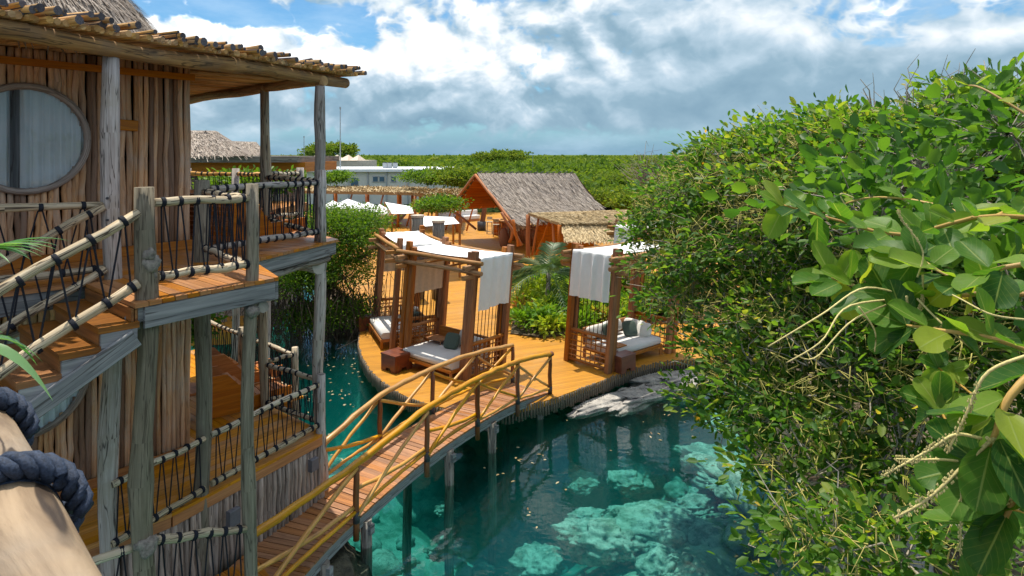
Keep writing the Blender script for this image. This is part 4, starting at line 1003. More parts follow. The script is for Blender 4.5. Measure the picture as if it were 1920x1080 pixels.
lounger('reddish lounger on the upper porch behind the flat-topped post', (-4.98, 10.9, ZU), math.radians(62), .92)
lounger('reddish lounger on the upper porch beside the end of the pole wall', (-6.0, 11.9, ZU), math.radians(60), .92)
tb = thing('round_table', 'small round hardwood table between the lower porch loungers', 'table', (-5.95, 11.75, ZL))
mb = MB(); mb.lathe((-5.95, 11.75, ZL), [(.01, .42), (.30, .42), (.32, .44), (.32, .475), (.0, .48)], 24); put('tabletop', mb, M['lounger'], tb)
for k in range(3):
    a = k*2.1+.4; mb = MB(); mb.beam((-5.95+.2*math.cos(a), 11.75+.2*math.sin(a), ZL), (-5.95+.16*math.cos(a), 11.75+.16*math.sin(a), ZL+.42), .05, .05); put('leg', mb, M['lounger'], tb)

# ------------------------------------------------------------------ footbridge
br = thing('footbridge', 'curved timber footbridge with yellow pole railings across the pool', 'bridge', (-1.2, 13, .5))
bR = [Vector(p) for p in ((-3.30, 7.7, .50), (-2.95, 9.0, .52), (-2.52, 10.3, .56), (-1.60, 11.9, .78), (-.735, 13.3, .84), (.11, 14.84, .70), (.94, 15.95, .53))]
def cr(P, t):
    n = len(P)-1; x = min(max(t, 0), .9999)*n; i = int(x); f = x-i
    p0, p1, p2, p3 = P[max(i-1, 0)], P[i], P[i+1], P[min(i+2, n)]
    return .5*((2*p1)+(p2-p0)*f+(2*p0-5*p1+4*p2-p3)*f*f+(3*p1-p0-3*p2+p3)*f**3)
def btan(t): d = cr(bR, min(t+.01, 1)) - cr(bR, max(t-.01, 0)); return d.normalized()
def bleft(t, w=1.12):
    d = btan(t); n = Vector((-d.y, d.x, 0)).normalized(); return cr(bR, t) + n*w
samp = [cr(bR, i/600) for i in range(601)]; cum = [0]
for a, b in zip(samp, samp[1:]): cum.append(cum[-1]+(b-a).length)
BL = cum[-1]
def t_at(s):
    import bisect
    i = min(bisect.bisect_left(cum, s), 600); return i/600
pw = .118; k = 0; s = pw/2
while s < BL-.02:
    t0, t1 = t_at(s-pw/2+.005), t_at(s+pw/2-.005)
    a, b, c, d = cr(bR, t0), cr(bR, t1), bleft(t1), bleft(t0); jl = R.uniform(-.012, .012)
    mb = MB(); top = [d, a, b, c]; dz = Vector((0, 0, R.uniform(-.002, .003))); top = [p+dz for p in top]
    mb.quad(top); bot = [p-Vector((0, 0, .035)) for p in top]; mb.quad(list(reversed(bot)))
    for i in range(4):
        j = (i+1) % 4; mb.quad([bot[i], bot[j], top[j], top[i]])
    put('plank', mb, M['bridge_plank'], br); s += pw
for off in (.05, 1.06):
    mb = MB(); pts = []
    for i in range(25):
        t = i/24; d = btan(t); n = Vector((-d.y, d.x, 0)).normalized(); pts.append(cr(bR, t)+n*off-Vector((0, 0, .125)))
    for a, b in zip(pts, pts[1:]): mb.beam(a, b, .09, .17)
    put('side_beam', mb, M['fascia'], br)
tR = [t_at(x) for x in (.02,)]
def nearest_t(p): return min(range(601), key=lambda i: (samp[i].xy-Vector(p[:2])).length)/600
postT = [nearest_t(p) for p in ((-2.52, 10.3), (-1.60, 11.9), (-.735, 13.3), (.11, 14.84), (.93, 15.93))]
RH = .93
rtop = [Vector((-3.42, 8.35, 1.46))]; rbase = []
for i, t in enumerate(postT):
    p = cr(bR, t) + Vector((.02, -.02, 0)); rbase.append(p); h = RH if i else .90
    mb = MB(); mb.log(p - Vector((0, 0, .30)), p + Vector((0, 0, h)), .052, .048, 5, 9, .008, .06, 500+i); po = put('post', mb, M['bridge_post'], br, True)
    mb = MB(); mb.tube([p - Vector((0, 0, .02)), p + Vector((0, 0, .16))], .056, 9); put('collar', mb, M['dark_metal'], po, True)
    rtop.append(p + Vector((0, 0, h+.03)))
ltop = [Vector((-3.30, 11.12, EYE-5.05))]; lbase = []
for i, t in enumerate(postT):
    if i == 0: continue
    p = bleft(t) + Vector((-.02, .02, 0)); lbase.append(p)
    mb = MB(); mb.log(p - Vector((0, 0, .30)), p + Vector((0, 0, RH)), .050, .046, 5, 9, .008, .06, 520+i); po = put('post', mb, M['bridge_post'], br, True)
    mb = MB(); mb.tube([p - Vector((0, 0, .02)), p + Vector((0, 0, .14))], .055, 9); put('collar', mb, M['dark_metal'], po, True)
    ltop.append(p + Vector((0, 0, RH+.03)))
def smooth_log(P, r, mat, name, parent, seed):
    pts = []; N = (len(P)-1)*7; rr = random.Random(seed)
    for i in range(N+1): pts.append(cr(P, i/N) + Vector((rr.uniform(-.008, .008), rr.uniform(-.008, .008), rr.uniform(-.012, .012))))
    mb = MB(); mb.tube(pts, [r*(1+rr.uniform(-.08, .08)) for _ in pts], 9, True, .06, rr); return put(name, mb, M[mat], parent, True)
smooth_log(rtop[:1]+rtop[1:], .058, 'bridge_rail', 'handrail', br, 1)
smooth_log(ltop, .054, 'bridge_rail', 'handrail', br, 2)
mb = MB(); mb.tube([rtop[-1]+Vector((-.02, -.02, -.03)), rtop[-1]+Vector((.06, .06, .0))], .062, 9); put('rail_cap', mb, M['bridge_post'], br, True)
def brace(a, b, r, seed, bow):
    pts = [a.lerp(b, i/8) + Vector((0, 0, bow*math.sin(math.pi*i/8))) for i in range(9)]; rr = random.Random(seed)
    pts = [p + Vector((rr.uniform(-.008, .008), rr.uniform(-.008, .008), rr.uniform(-.008, .008))) for p in pts]
    mb = MB(); mb.tube(pts, [r*(1+rr.uniform(-.1, .1)) for _ in pts], 7, True, .06, rr); put('brace', mb, M['bridge_rail'], br, True)
rb = [Vector((-3.30, 7.9, .62))] + [p for p in rbase]
for i in range(len(rb)-1):
    z = Vector((0, 0, 1)); off = Vector((.02, -.02, 0))
    tl, tr_ = rtop[i], rtop[i+1]
    if i < 3:      # steep bays: two long sticks meet at the foot of the upper post
        brace(rb[i] + z*.10 + off, tr_ - z*.06 + off, .036, 60+i, .05); brace(tl.lerp(rb[i], .45) - off, rb[i+1] + z*.22 - off, .036, 70+i, -.05)
        brace(rb[i] + z*.14 - off*.5, rb[i+1] + z*.15 - off*.5, .036, 75+i, .03)
    else:
        brace(rb[i] + z*.12 + off, tr_ - z*.08 + off, .033, 60+i, .02); brace(tl - z*.08 - off, rb[i+1] + z*.14 - off, .033, 70+i, -.02); brace(rb[i] + z*.10, rb[i+1] + z*.12, .03, 75+i, -.02)
lb = [Vector((-3.36, 11.15, .66))] + lbase
for i in range(len(lb)-1):
    z = Vector((0, 0, 1)); off = Vector((-.02, .02, 0)); tl, tr_ = ltop[i], ltop[i+1]
    brace(lb[i] + z*.12 + off, tr_ - z*.08 + off, .034, 80+i, .03); brace(tl - z*.08 - off, lb[i+1] + z*.20 - off, .034, 90+i, -.04)
    brace(lb[i] + z*.12, lb[i+1] + z*.14, .032, 95+i, .03)
mb = MB(); mb.log((-3.34, 11.08, .1), (-3.34, 11.08, ZL-.12), .085, .082, 4, 12, .01, .05, 97); props(put('corner_post', mb, M['trim'], br, True))
for i, s in enumerate((1.9, 3.0, 5.3, 6.9, 9.0)):
    t = t_at(min(s, BL-.1)); d = btan(t); n = Vector((-d.y, d.x, 0)).normalized(); p = cr(bR, t)
    for off, rr in ((.02, .095), (1.10, .09)):
        q = p + n*off; mb = MB(); mb.log((q.x, q.y, -4.5), (q.x, q.y, p.z-.26 + (.10 if off < .5 else 0)), rr, rr, 7, 10, .015, .08, 600+i*3+int(off)); put('pile', mb, M['pile'], br, True)
    mb = MB(); mb.beam(p - n*.12 - Vector((0, 0, .29)), p + n*1.25 - Vector((0, 0, .29)), .10, .15); put('cross_beam', mb, M['fascia'], br)

# ------------------------------------------------------------------ pavilions with daybeds on the terrace
ZT = .5
def cloth_path(t, pts, nv, fold, name, mat, parent, seed):
    pass
def pavilion(label, P, d, n, L, W, hang0, hang1, cloth_lab=None, H=3.3, beige0=False, beige1=False):
    P = Vector((P[0], P[1], ZT)); d = Vector((*d, 0)).normalized(); n = Vector((*n, 0)).normalized()
    t = thing('daybed_pavilion', label, 'pavilion', P, 'canopied timber pavilions on the terrace'); U = Vector((.072, 0, 1))
    def q(x, y, z): return P + d*x + n*y + U*z
    rnd = random.Random(label)
    for (x, y, sx, sy) in ((0, 0, 1, 1), (L, 0, -1, 1), (L, W, -1, -1), (0, W, 1, -1)):
        for j in (0, 1):
            hh = H + .12 + rnd.uniform(-.04, .06) - .10*j; a = q(x + (.175*sx if j else 0), y + .03*sy*j, 0); b = q(x + (.165*sx if j else 0), y + .03*sy*j, hh)
            mb = MB(); mb.beam(a, b, .16, .17, up=d, bev=.02); put('post', mb, M['pavilion'], t)
    for y in (-.12, W+.12):
        for z in (H-.16, H-.42):
            mb = MB(); mb.log(q(-.38, y, z), q(L+.38, y, z), .064, .060, 5, 8, .012, .06, rnd.randint(0, 999)); put('beam', mb, M['pav_beam'], t, True)
    for x in (-.02, L+.02):
        for z in (H-.28, H-.54):
            mb = MB(); mb.beam(q(x, -.42, z), q(x, W+.42, z), .11, .115, bev=.014); put('cross_beam', mb, M['pav_beam'], t)
    for x in (L*.33, L*.66):
        mb = MB(); mb.beam(q(x, -.14, H-.36), q(x, W+.14, H-.36), .05, .05); put('batten', mb, M['pav_beam'], t)
    # canopy: sagging sheet over the top, falling down past each end
    segs = [(-hang0, 0)] if hang0 else []
    def can(u, v):
        total = hang0 + L + hang1 + .0; s = u*total; y = .06 + (W-.12)*v
        f = math.sin(v*23+label.__len__()) * .020 + math.sin(v*41)*.010
        if s < hang0: return q(-.15 + (f*1.8)*min(1, (hang0-s)*2.5), y, H-.06 - (hang0-s))
        s -= hang0
        if s <= L: return q(-.15 + (L+.30)*s/L, y, H-.06 + .055*((s/L-.5)**2*4 - 1) - .03*math.sin(v*math.pi)*math.sin(math.pi*s/L) + f*.25)
        s -= L
        return q(L+.15 + (f*1.8)*min(1, s*2.5), y, H-.06 - s*(1+.02*math.sin(v*7)))
    mb = MB(); mb.grid(can, 60, 44); o = put('canopy', mb, M['white_cloth'], t, True)
    for x, bg in ((.0, beige0), (L, beige1)):
        if bg:
            def sh(u, v, x=x): return q(x + (.16 if x == 0 else -.16) + .02*math.sin(v*30), .1+(W-.2)*v, H-.42-.95*u)
            mb = MB(); mb.grid(sh, 8, 24); put('shade_cloth', mb, M['beige_cloth'], t, True)
        # vertical cords and the woven lattice at each end
        for j in range(9):
            y = .16 + (W-.32)*j/8; mb = MB(); mb.tube([q(x, y, .98), q(x, y, H-.5)], .011, 5); put('cord', mb, M['cord'], t)
        for z, w in ((.94, .11), (.10, .09)):
            mb = MB(); mb.log(q(x, 0, z), q(x, W, z), w*.5, w*.5, 2, 8, 0, .04, 3); put('lattice_rail', mb, M['lattice'], t, True)
        for j in range(8):
            y = .14 + (W-.28)*j/7; mb = MB(); mb.tube([q(x+.015, y, .08), q(x+.015, y+rnd.uniform(-.03, .03), .92)], .018, 5); put('lattice_bar', mb, M['lattice'], t)
        for j in range(5):
            z = .22 + j*.145; mb = MB(); mb.tube([q(x-.015, .02, z), q(x-.015, W-.02, z+rnd.uniform(-.03, .03))], .018, 5); put('lattice_bar', mb, M['lattice'], t)
    return q
def pillow_mesh(w, h, th):
    def f(u, v):
        a = u*2*math.pi; b = (v-.5)*math.pi; ex = .45
        def se(x): return math.copysign(abs(x)**ex, x)
        cb = math.cos(b)
        return Vector((w/2*se(math.cos(a))*(cb**.5), h/2*se(math.sin(a))*(cb**.5), th/2*math.sin(b)*(abs(math.sin(b))**-.25 if abs(math.sin(b)) > 1e-3 else 1)))
    mb = MB(); mb.grid(f, 28, 12); return mb.mesh('cushion', True)
PM = {'s': pillow_mesh(.46, .46, .17), 'l': pillow_mesh(.80, .36, .24)}
def cushion(label, p, rz, tilt, kind, mat, group='cushions on the daybeds'):
    me = PM[kind].copy(); me.materials.clear(); me.materials.append(M[mat]); o = bpy.data.objects.new('cushion', me); C.objects.link(o)
    o.location = p; o.rotation_euler = (math.radians(tilt), 0, rz); return props(o, label, 'cushion', group)
def daybed(label, q, x0, x1, y0, y1):
    t = thing('daybed', label, 'daybed', q(x0, y0, 0), 'upholstered daybeds under the pavilions')
    def s(x, y, z): v = q(x, y, 0); return Vector((v.x, v.y, ZT+z))
    for (x, y) in ((x0+.04, y0+.04), (x1-.04, y0+.04), (x1-.04, y1-.04), (x0+.04, y1-.04)):
        mb = MB(); mb.beam(s(x, y, 0), s(x, y, .26), .08, .08, up=(1, 0, 0)); put('leg', mb, M['lattice'], t)
    mb = MB(); mb.beam(s(x0, (y0+y1)/2, .27), s(x1, (y0+y1)/2, .27), (y1-y0), .09, bev=.01); put('frame', mb, M['lattice'], t)
    mb = MB(); mb.beam(s(x0+.03, (y0+y1)/2, .41), s(x1-.03, (y0+y1)/2, .41), (y1-y0)-.05, .19, bev=.045); put('mattress', mb, M['mattress'], t, True)
    mb = MB(); mb.beam(s(x0, y1-.03, .62), s(x1, y1-.03, .62), .05, .5, bev=.01); put('backrest', mb, M['lattice'], t)
    for j in range(6):
        y = y0+.55+(y1-y0-.6)*j/5; mb = MB(); mb.beam(s(x1-.03, y, .3), s(x1-.03, y, .80), .05, .05); put('arm_slat', mb, M['lattice'], t)
    mb = MB(); mb.beam(s(x1-.03, y0+.5, .82), s(x1-.03, y1, .82), .08, .05); put('arm_rail', mb, M['lattice'], t)
    return s
def box_table(label, p, rot, mat='box_table', sc=1.0):
    t = thing('box_table', label, 'side table', p, 'low box tables beside the pavilions'); p = Vector(p); d = Vector((math.cos(rot), math.sin(rot), 0)); n = Vector((-d.y, d.x, 0)); s_ = .27*sc
    mb = MB(); mb.beam(p + Vector((0, 0, .40*sc)) - d*(s_+.015), p + Vector((0, 0, .40*sc)) + d*(s_+.015), 2*s_+.03, .045, bev=.008); put('tabletop', mb, M[mat], t)
    for (dd, nx) in ((d, n), (-d, n), (n, d), (-n, d)):
        mb = MB(); c = p + dd*(s_-.015)
        a = [c - nx*s_, c - nx*s_ + Vector((0, 0, .378*sc)), c + nx*s_ + Vector((0, 0, .378*sc)), c + nx*s_, c + nx*.10*sc, c + nx*.07*sc + Vector((0, 0, .09*sc)), c - nx*.07*sc + Vector((0, 0, .09*sc)), c - nx*.10*sc]
        mb.extrude(a, dd*.02); put('side_panel', mb, M[mat], t)
    return t
# middle pavilion, nearest the footbridge
q2 = pavilion('timber pavilion next to the footbridge with white canopy hanging on its bridge side', (-3.2, 18.5), (.76, -.65), (.65, .76), 2.63, 1.42, .55, 1.38, beige0=True)
s2 = daybed('grey-white daybed beside the footbridge with one green cushion', q2, .42, 2.42, -.36, 1.18)
rz2 = math.atan2(-.65, .76)
cushion('sage green square cushion leaning on the daybed by the footbridge', s2(1.45, .62, .70), rz2+.25, 62, 's', 'cushion_green')
cushion('pale grey square cushion behind the green one on the daybed by the footbridge', s2(1.58, .98, .74), rz2-.2, 68, 's', 'cushion_white')
cushion('long cream bolster at the back of the daybed by the footbridge', s2(2.0, 1.0, .66), rz2, 60, 'l', 'cushion_white')
mb = MB(); c = s2(.70, 1.0, .56); mb.beam(s2(.45, .75, .63), s2(1.05, .75, .63), .42, .03, bev=.006)
tr_t = thing('tray_table', 'small plank tray table standing at the corner of the daybed by the footbridge', 'tray', c); put('tabletop', mb, M['lattice'], tr_t)
for x, y in ((.5, .6), (1.0, .6), (.5, .9), (1.0, .9)):
    mb = MB(); mb.beam(s2(x, y, .50), s2(x, y, .62), .03, .03); put('leg', mb, M['lattice'], tr_t)
box_table('dark red box table at the front corner of the pavilion by the footbridge', (-3.20, 17.78, ZT), rz2, sc=1.12)
# left pavilion behind it
q1 = pavilion('timber pavilion standing by the mangroves behind the one at the footbridge', (-3.62, 19.35), (-.38, .93), (.93, .38), 2.95, 1.42, .35, .3, beige1=True)
s1 = daybed('grey-white daybed in the pavilion by the mangroves', q1, .25, 2.35, -.30, 1.15)
rz1 = math.atan2(.93, -.38)
cushion('dark green cushion on the daybed by the mangroves', s1(1.0, .85, .70), rz1+1.7, 62, 's', 'cushion_green')
cushion('large pale grey cushion on the daybed by the mangroves', s1(1.5, .95, .74), rz1+1.5, 66, 's', 'cushion_white')
cushion('cream bolster on the daybed by the mangroves', s1(2.0, .9, .68), rz1, 60, 'l', 'cushion_white')
box_table('dark red box table by the mangroves at the far corner of the terrace edge', (-4.98, 21.9, ZT), rz1, sc=1.1)
# right pavilion beside the tree
q3 = pavilion('timber pavilion beside the big tree with white canopy hanging on its left end', (2.61, 17.42), (.765, .645), (-.68, .735), 2.9, 1.5, 1.32, .25)
s3 = daybed('cream daybed with two green cushions beside the big tree', q3, .55, 2.52, .05, 1.42)
rz3 = math.atan2(.645, .765)
cushion('sage green cushion on the left of the daybed beside the big tree', s3(1.25, 1.02, .72), rz3+.1, 66, 's', 'cushion_green')
cushion('sage green cushion on the right of the daybed beside the big tree', s3(1.95, .82, .72), rz3-.35, 64, 's', 'cushion_green')
cushion('left cream bolster along the back of the daybed beside the big tree', s3(.95, 1.22, .74), rz3, 70, 'l', 'cushion_white')
cushion('middle cream bolster along the back of the daybed beside the big tree', s3(1.65, 1.24, .76), rz3, 70, 'l', 'cushion_white')
cushion('cream bolster against the arm of the daybed beside the big tree', s3(2.36, .95, .72), rz3-1.5, 68, 'l', 'cushion_white')
cushion('small pale cushion beside the arm of the daybed beside the big tree', s3(2.28, .55, .66), rz3-1.2, 55, 's', 'cushion_white')
mb = MB(); mb.beam(s3(.62, .35, .53), s3(1.02, .35, .53), .36, .03, bev=.005); tt = thing('tray_table', 'small wooden tray table on the left end of the cream daybed beside the big tree', 'tray', s3(.8, .35, .5)); put('tabletop', mb, M['lattice'], tt)
for x, y in ((.66, .22), (.98, .22), (.66, .48), (.98, .48)):
    mb = MB(); mb.beam(s3(x, y, .50), s3(x, y, .525), .03, .03, up=(1, 0, 0)); put('leg', mb, M['lattice'], tt)
box_table('dark box table with black foot gap in front of the daybed beside the big tree', (3.0, 17.75, ZT), rz3, 'box_table', 1.1)
# fourth pavilion, mostly behind the tree
q4 = pavilion('timber pavilion half hidden by the big tree, behind the garden plants', (4.55, 23.6), (.90, .44), (-.44, .90), 2.9, 1.5, .9, .9)
s4 = daybed('white daybed half hidden behind the garden plants and the big tree', q4, .4, 2.4, 0, 1.4)
box_table('red box table behind the garden bed near the hidden pavilion', (4.35, 22.6, ZT), .3)

# ------------------------------------------------------------------ bar with its thatched roof
bar = thing('thatched_bar', 'open bar under a tall grey thatched roof with orange gable', 'bar', (0, 40, ZT))
rL, rR = Vector((-2.24, 41, EYE-1.17)), Vector((4.2, 43, EYE-1.25))
eN, eF, eL = Vector((.235, 37.5, EYE-4.0)), Vector((5.7, 41.8, EYE-3.27)), Vector((-4.4, 45.2, EYE-3.72))
eBR = Vector((3.9, 48, EYE-3.5))
def bil(a, b, c, d, u, v): return a.lerp(b, u).lerp(d.lerp(c, u), v)          # a,b top; d,c bottom
def near_slope(u, v):
    p = bil(rL, rR, eF, eN, u, v); sag = math.sin(math.pi*v)*(.22) - .0; p.z -= sag; p.x += -.1*math.sin(math.pi*v)*(1-u)
    return p
rf = put('roof', (lambda m: (m.grid(near_slope, 24, 14), m.grid(lambda u, v: bil(rR, rL, eL, eBR, u, v)-Vector((0, 0, math.sin(math.pi*v)*.2)), 16, 10), m.grid(lambda u, v: bil(rR, rR+Vector((.01, .01, 0)), eBR, eF, u, v), 6, 10), m)[-1])(MB()), M['thatch'], bar, True)
mb = MB(); off = Vector((0, 0, -.18))
mb.grid(lambda u, v: near_slope(1-u, v)+off, 16, 10); mb.grid(lambda u, v: bil(rL, rR, eBR, eL, u, v)-Vector((0, 0, math.sin(math.pi*v)*.2))+off, 16, 10); put('roof_underside', mb, M['thatch_in'], rf)
def ns(u, v):
    p = near_slope(u, v); q = near_slope(u, min(1, v+.02)); r_ = near_slope(min(u+.02, 1), v) if u < .97 else p+(p-near_slope(u-.02, v))
    d = (q-p).normalized() if v < .975 else (p-near_slope(u, v-.02)).normalized(); n = (r_-p).cross(d).normalized(); n = n if n.z > 0 else -n
    return p, d, n
v1, f1, t1 = thatch_strands(ns, 11000, .5, .04, .06, np.random.default_rng(9))
put('thatch_strands', np_mesh('thatch_strands', v1, f1, t1), M['thatch'], rf, kind='stuff')
def fringe(a, b, n, rng, L=.35):
    V = []; T = []
    for i in range(n):
        p = a.lerp(b, rng.random()) + Vector((0, 0, -.02)); w = .03+.03*rng.random(); l = L*(.4+rng.random()); d = (b-a).normalized()
        V += [p-d*w, p+d*w, p+d*w*.4+Vector((rng.normal()*.04, rng.normal()*.04, -l)), p-d*w*.4+Vector((rng.normal()*.04, 0, -l))]; T.append(rng.random())
    return np.array([tuple(x) for x in V]), np.arange(4*n).reshape(-1, 4), np.array(T)
v1, f1, t1 = fringe(eN, eF, 500, np.random.default_rng(2)); put('thatch_fringe', np_mesh('thatch_fringe', v1, f1, t1), M['thatch'], rf, kind='stuff')
for i in range(16):                                                       # ridge pins
    p = rL.lerp(rR, (i+.5)/16); mb = MB(); mb.tube([p+Vector((-.12, -.15, .02)), p+Vector((.10, .15, .10))], .035, 5); put('ridge_pin', mb, M['dark_metal'], rf)
for a, b, r in ((rL, eN, .09), (rL, eL, .09)):
    mb = MB(); mb.log(a+Vector((-.1, -.1, -.12)), b+Vector((-.1, -.1, -.12)), r, r, 6, 8, .03, .08, 3); put('gable_rafter', mb, M['bar_wood'], bar, True)
for k in range(7):                                                        # gable rafters and purlins seen from below
    f = (k+1)/8; a = rL.lerp(eL, f)+Vector((.05, 0, -.2)); b = rL.lerp(eN, f)+Vector((.05, 0, -.2))
    mb = MB(); mb.log(a+Vector((1.2, .4, 0)), a+Vector((-.1, -.1, 0)), .05, .05, 2, 6, 0, .05, k); put('purlin', mb, M['bar_wood'], bar, True)
    a2 = eL.lerp(eBR, f)+Vector((0, 0, -.2)); mb = MB(); mb.log(rL.lerp(rR, f)+Vector((0, 0, -.25)), a2, .045, .045, 3, 6, .02, .05, 20+k); put('rafter', mb, M['bar_wood'], bar, True)
def gpt(u, v): return GZ(u, v, ZT)
mb = MB(); a = GZ(903, 432, ZT); mb.log(a, V3((rL.x+.35, a.y), EYE-1.6), .22, .17, 6, 10, .04, .06, 5); put('main_post', mb, M['bridge_post'], bar, True)
mb = MB(); mb.tube([a, a+Vector((0, 0, .7))], .34, 12); put('post_base', mb, M['dark_metal'], bar, True)
for u0, v0, u1, v1_, Y in ((972, 462, 962, 412, 36.0), (978, 460, 940, 398, 36.6), (845, 392, 893, 430, 44.5), (955, 455, 968, 415, 38)):
    mb = MB(); mb.log(PX(u0, v0, Y), PX(u1, v1_, Y), .09, .08, 4, 8, .03, .08, u0); put('strut', mb, M['bar_wood'], bar, True)
for (u, v) in ((1010, 458), (1055, 448)):
    a = GZ(u, v, ZT); mb = MB(); mb.log(a, a+Vector((0, 0, 2.6)), .12, .11, 4, 8, .02, .06, u); put('main_post', mb, M['bar_wood'], bar, True)
# counter
c0, c1 = GZ(905, 436, ZT), GZ(985, 464, ZT)
c1 = Vector((2.1, 40.8, ZT)); c0 = Vector((-1.15, 47.9, ZT))
mb = MB(); mb.beam(c0+Vector((0, 0, .55)), c1+Vector((0, 0, .55)), .5, 1.1); cn = put('counter', mb, M['bar_wood'], bar)
for i in range(26):
    p = c0.lerp(c1, (i+.5)/26); dn = Vector((-(c1-c0).y, (c1-c0).x, 0)).normalized()*-.27; dn = dn if dn.y < 0 else -dn
    mb = MB(); mb.tube([p+dn, p+dn+Vector((0, 0, 1.08))], .09, 6); put('counter_pole', mb, M['bar_wood'], cn, True)
mb = MB(); mb.beam(c0+Vector((0, 0, 1.14)), c1+Vector((0, 0, 1.14)), .75, .08); put('counter_top', mb, M['pav_beam'], cn)
mb = MB(); mb.beam(Vector((1.5, 39.4, ZT+.9)), Vector((5.2, 41.0, ZT+.9)), .2, 1.9); put('back_wall', mb, M['thatch_in'], bar)
mb = MB(); mb.beam(Vector((0, 46.5, ZT+1.6)), Vector((3.5, 43.0, ZT+1.6)), .5, .5); put('shelf', mb, M['dark_metal'], bar)
def stool(label, p):
    t = thing('bar_stool', label, 'stool', p, 'pale stools in front of the bar'); p = Vector(p)
    for x, y in ((-.2, -.2), (.2, -.2), (.2, .2), (-.2, .2)):
        mb = MB(); mb.beam(p+Vector((x, y, 0)), p+Vector((x*.85, y*.85, .85)), .045, .045); put('leg', mb, M['rail_log'], t)
    mb = MB(); mb.beam(p+Vector((-.22, 0, .88)), p+Vector((.22, 0, .88)), .44, .06); put('seat', mb, M['rail_log'], t)
    for z in (.3, .6):
        mb = MB(); mb.beam(p+Vector((-.2, -.2, z)), p+Vector((.2, -.2, z)), .03, .03); put('stretcher', mb, M['rail_log'], t)
    mb = MB(); mb.beam(p+Vector((-.2, .2, 1.15)), p+Vector((.2, .2, 1.15)), .03, .22); put('backrest', mb, M['rail_log'], t)
    return t
for (u, v, lab) in ((918, 438, 'bar stool farthest along the counter next to the bar post'), (930, 444, 'second bar stool along the counter from the bar post'), (943, 443, 'third bar stool along the counter from the bar post'), (958, 448, 'bar stool nearest the flat thatched shelter')):
    stool(lab, tuple(GZ(u, v, ZT)))
def urn(label, p, h):
    t = thing('urn', label, 'urn', p, 'brown urns at the bar'); 
    mb = MB(); mb.lathe(p, [(.12*h, 0), (.20*h, .1*h), (.27*h, .35*h), (.26*h, .6*h), (.18*h, .85*h), (.12*h, .98*h), (.10*h, 1.0*h), (.06*h, .96*h)], 20); put('body', mb, M['urn'], t, True)
urn('brown urn standing in the sun left of the bar', tuple(GZ(859, 430, ZT)), 1.25)
urn('brown urn at the near edge of the bar shade behind the canopy', tuple(GZ(945, 465, ZT)), 1.25)
# flat thatched shelter before the bar
sh = thing('thatched_shelter', 'flat straw-roofed shelter with leaning straw screen in front of the bar', 'shelter', (3, 37.5, ZT))
A, B, Cc, D = PX(990, 399, 36.0), PX(1176, 393, 37.5), PX(1172, 417, 32.2), PX(1050, 418, 31.8)
def flat(u, v): return bil(A, B, Cc, D, u, v)
mb = MB(); mb.grid(lambda u, v: flat(v, u), 14, 8); mb.grid(lambda u, v: flat(1-u, v)-Vector((0, 0, .14)), 4, 4)
for a, b in ((D, Cc), (A, D)): mb.quad([a-Vector((0, 0, .14)), b-Vector((0, 0, .14)), b, a])
ro = put('roof', mb, M['thatch_tan'], sh)
def fs(u, v): return flat(u, v), (D-A).normalized(), Vector((0, 0, 1))
v1, f1, t1 = thatch_strands(fs, 4000, .35, .035, .012, np.random.default_rng(4)); put('thatch_strands', np_mesh('thatch_strands', v1, f1, t1), M['thatch_tan'], ro, kind='stuff')
S0, S1, S2, S3 = PX(1053, 422, 31.9), PX(1167, 421, 32.3), PX(1162, 450, 30.9), PX(1058, 448, 30.5)
def scr(u, v): return bil(S0, S1, S2, S3, u, v)
sc_ = put('straw_screen', (lambda m: (m.grid(scr, 12, 6), m)[1])(MB()), M['thatch_tan'], sh)
v1, f1, t1 = thatch_strands(lambda u, v: (scr(u, v), (S3-S0).normalized(), Vector((0, -.9, .4))), 3000, .35, .045, .03, np.random.default_rng(6)); put('thatch_strands', np_mesh('thatch_strands', v1, f1, t1), M['thatch_tan'], sc_, kind='stuff')
for (u, v, Y, zt_) in ((990, 472, 39.2, None), (1052, 470, 34.6, None), (1168, 470, 35.2, None)):
    top = A if u == 990 else (D if u == 1052 else Cc); mb = MB(); mb.log((top.x, top.y, .3), (top.x, top.y, top.z-.1), .13, .12, 4, 9, .02, .06, u); put('post', mb, M['bar_wood'], sh, True)
for (a, b) in ((PX(998, 478, 35.8), PX(1010, 408, 35)), (PX(1005, 478, 35.8), PX(1032, 412, 33.5)), (PX(1040, 475, 33), PX(1036, 412, 33))):
    mb = MB(); mb.log(a, b, .07, .06, 4, 8, .02, .06, 5); put('strut', mb, M['bar_wood'], sh, True)

# ------------------------------------------------------------------ farther plaza furniture and buildings
def umbrella(label, p, w, h):
    t = thing('sun_umbrella', label, 'umbrella', p, 'white square umbrellas behind the terrace'); p = Vector(p)
    mb = MB(); mb.tube([p, p+Vector((0, 0, h))], .04, 8); put('pole', mb, M['lattice'], t)
    apex = p+Vector((0, 0, h+.05)); cs = [p+Vector((x*w/2, y*w/2, h-.55)) for x, y in ((-1, -1), (1, -1), (1, 1), (-1, 1))]; mb = MB()
    for i in range(4):
        a, b = cs[i], cs[(i+1) % 4]; mb.quad([a, b, apex]); mb.quad([a-Vector((0, 0, .16)), b-Vector((0, 0, .16)), b, a])
    put('canopy', mb, M['white_cloth'], t)
for (u, v, Y, w, lab) in ((652, 374, 45, 2.4, 'white umbrella left of the mangrove tops, second from the hut post'), (624, 377, 47, 1.8, 'white umbrella closest to the bluish hut post'), (690, 380, 44, 1.9, 'white umbrella peeking between mangrove leaves'), (712, 384, 43, 1.6, 'small white umbrella edge left of the big white sail canopy')):
    p = PX(u, v, Y); umbrella(lab, (p.x, p.y, ZT), w, p.z-ZT)
